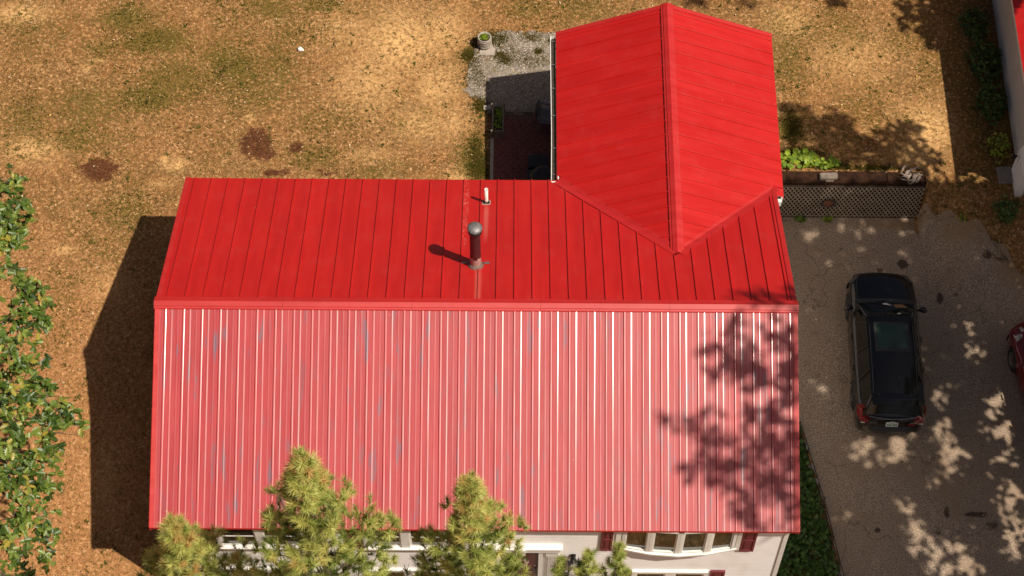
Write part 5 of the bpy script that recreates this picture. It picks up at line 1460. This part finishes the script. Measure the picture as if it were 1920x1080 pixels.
# tall trees right of the picture that shade the driveway: crowns built along the sun's path
def edge_x(z, y): return CAM.x + .2576*((CAM.z-z)*.864+(y-CAM.y)*.504)
LIT = [(1,1490,340,.0,.0)]
LITS = [  # sunlit gaps on the driveway (u, v, rx px, ry px)
 (1615,835,15,12),(1620,865,12,9),(1675,825,14,9),(1700,820,10,8),(1680,850,22,16),(1760,740,18,12),(1768,750,14,12),(1765,790,10,8),(1765,815,14,14),(1775,845,14,22),(1795,850,14,8),(1765,880,14,10),(1780,885,8,12),
 (1880,745,10,18),(1860,758,12,12),(1872,790,20,10),(1855,808,18,8),(1885,815,12,14),(1888,860,14,14),(1855,865,8,8),(1855,895,8,7),(1905,925,22,14),(1885,950,14,9),(1890,985,12,9),(1695,953,12,9),
 (1712,985,14,14),(1712,1010,12,22),(1735,1020,12,14),(1760,1022,14,10),(1752,1062,16,14),(1780,1070,14,12),(1800,1030,16,13),(1815,1062,20,16),(1820,1080,14,10),(1905,1010,18,16),(1915,990,12,16),(1905,1040,16,12),(1885,1035,12,8),(1570,975,10,6),
 (1520,720,10,8),(1545,735,8,8),(1560,595,5,16),(1560,640,4,12),(1600,500,6,5),(1560,497,8,8),(1520,440,10,12),(1575,420,10,10),(1612,432,12,10),(1700,440,10,9),(1690,480,14,8),(1645,500,10,5),(1835,558,14,8),(1865,470,14,7),(1800,485,10,6),(1825,660,16,9),(1700,420,12,6),
 (1770,690,7,9),(1790,720,9,7),(1745,905,9,7),(1655,870,9,6),(1590,845,8,6)]
def ell(lst, u, v):
    r = np.zeros(u.shape)
    for a in lst: r = np.maximum(r, np.exp(-(((u-a[0])/a[2])**2+((v-a[1])/a[3])**2)*.75))
    return r
# projection of world points to photo pixels
def proj(P_):
    d = P_-np.array(CAM); z = d@np.array(fw); return 960+F*(d@np.array(rt))/z, 540-F*(d@np.array(up))/z
ROOFSH = [(1400,690,40,45),(1440,720,45,50),(1380,620,14,40),(1470,620,35,40),(1480,700,30,60),(1425,560,32,13),(1475,552,22,10),(1245,787,16,9),(1275,795,20,14),(1310,800,26,26),(1345,830,30,34),(1335,870,42,28),(1300,880,28,16),(1390,860,50,44),(1430,810,50,36),(1470,840,40,60),(1440,900,60,50),(1400,945,45,30),(1360,910,36,24),(1480,940,30,50),(1345,780,14,20),(1415,760,20,16),(1450,775,36,14),(1420,985,22,10),(1340,700,22,16),(1360,660,18,20),(1320,655,12,22)]
ROOFLIT = [(1365,745,28,18),(1395,800,22,12),(1350,790,12,12),(1455,815,14,9),(1420,750,16,11),(1390,905,12,8),(1440,975,22,8),(1330,925,20,12)]
LAWNSH = [(1475,205,14,14),(1500,220,28,16),(1490,250,14,14),(1535,240,20,14),(1560,225,18,14),(1545,265,34,20),(1580,235,14,18),(1590,265,18,22),(1625,270,18,16),(1660,260,16,12),(1685,265,26,24),(1700,250,22,16),(1660,285,22,14),(1600,295,34,14),(1650,305,28,12),(1530,285,22,12),(1725,285,14,12),(1740,300,16,10),(1700,300,22,12),(1725,312,20,8),(1480,275,12,14),
 (1695,15,14,14),(1700,35,16,12),(1700,52,12,10),(1735,62,18,10),(1725,25,20,14),(1745,50,16,14),(1560,2,18,6),(1290,3,20,6),(1320,6,14,6),(1395,4,16,5),(1755,75,12,14),(1760,10,30,20)]
def shade_pts(n_, xr, yr, zfun, keepfun):
    x = RNG.uniform(*xr, n_); y = RNG.uniform(*yr, n_); z = zfun(x, y); P_ = np.stack([x, y, z], 1)
    u, v = proj(P_); k = keepfun(u, v, x, y); return P_[k]
rnd = lambda n_: RNG.uniform(0, 1, n_)
G1 = shade_pts(44000, (6.5, 15.5), (-6.5, 7.4), lambda x, y: np.full(x.shape, -1.4),
    lambda u, v, x, y: (rnd(len(u)) > np.clip(ell([(a[0], a[1], a[2]*(1.35 if a[1] > 800 else 1.15)+3, a[3]*(1.35 if a[1] > 800 else 1.15)+3) for a in LITS], u, v)*1.45-.1, 0, np.where(v < 600, .80, .95))) & (rnd(len(u)) > np.where(v < 720, .85, .25)*np.clip(vnoise(x, y, 3.4, 3)*1.8-.75, 0, 1)) & (x > 7.0) & ~((v > 340) & (v < 398) & (rnd(len(u)) > .75*(u > 1600)+.35)))
G2 = shade_pts(3500, (3.0, 7.4), (-4.7, 1.2), lambda x, y: np.where(y < 0, ZR+tS*y, ZR-tN*y),
    lambda u, v, x, y: (rnd(len(u)) < np.clip(ell(ROOFSH, u, v)*1.35-.25, 0, 1)) & (rnd(len(u)) > 1.1*ell(ROOFLIT, u, v)))
G3 = shade_pts(16000, (2, 15), (7.2, 14), lambda x, y: np.zeros(x.shape), lambda u, v, x, y: (rnd(len(u)) < np.clip(ell(LAWNSH, u, v)*1.7-.3, 0, 1)))
G4 = shade_pts(900, (11.8, 14.5), (3.5, 7.2), lambda x, y: gz(x, y), lambda u, v, x, y: rnd(len(u)) < .8)
SHV = [(0,0,0),(.25,-.27,.06),(.7,-.24,.04),(1,0,-.08),(.7,.24,.04),(.25,.27,.06)]; SHF = [(0,1,2,3,4,5)]
def crown_of(Pg, jitter, zcap, label, base_z, seed, gap=.45, size=(.19, .29), tb=None, limbs=40, lift=1.):
    """lift ground points along the sun ray until clear of the photo's right edge"""
    tdir = np.array([-SDX, -SDY, 1.])
    h = np.zeros(len(Pg))+1.0
    for _ in range(40):
        q = Pg+tdir*h[:, None]
        need = q[:, 0] < edge_x(q[:, 2], q[:, 1])+gap
        # top edge of frame: anything behind it is out of view too
        h = np.where(need, h+.6, h)
    h += lift+jitter*RNG.uniform(0, 1, len(Pg))+.8*(vnoise(Pg[:, 0], Pg[:, 1], 1.1, seed)+1)
    q = Pg+tdir*h[:, None]
    ctr = q.mean(0); base = Vector((*(tb or (16, ctr[1])), base_z))
    t = thing("shade_tree", label, "tree", base)
    bb = MB(); bv = np.array(base)
    bb.tube([(0, 0, -.3), (.1, 0, 2), (0, .1, ctr[2]*.45), tuple((ctr-bv)*np.array([.5, .5, .8])), tuple(ctr-bv)], [.34, .24, .12, .05, .015], 9)
    rr2 = random.Random(seed)
    idx = [rr2.randrange(len(q)) for _ in range(limbs)]
    for i in idx:
        e = Vector(q[i]-bv); s0 = Vector((0, .05, ctr[2]*.45)).lerp(Vector(ctr-bv), rr2.random()); m_ = s0.lerp(e, .5)+Vector((0, 0, .3))
        bb.tube([s0, m_, e], [.02, .014, .006], 5)
    bb.obj("trunk", M_bark, t)
    n_ = len(q)
    cloud("crown", SHV, SHF, q-bv, rots(rdirs(n_, .3, 1)+np.array([[-.0, 0, .6]])), RNG.uniform(*size, n_), np.clip(RNG.normal(.45, .2, n_), 0, 1), M_oak, t)
crown_of(G1, 2.6, 16, "large leafy tree beyond the right edge shading the driveway", -1.4, 21, tb=(18.5, -9.5), limbs=12, lift=5.)
crown_of(G2, 1.6, 22, "tall tree beyond the right edge shading the corner of the roof", -1.4, 22, tb=(17.5, -13), limbs=6, lift=6.)
crown_of(G3, 1.5, 16, "leafy tree beyond the right edge shading the rear lawn", -1.4, 23, tb=(18.5, 1.5), limbs=0, lift=3.)
crown_of(G4, 1.5, 16, "young leafy tree beyond the right edge shading the dirt slope", -1.4, 24, tb=(16.6, 4.4), limbs=4, lift=2.)
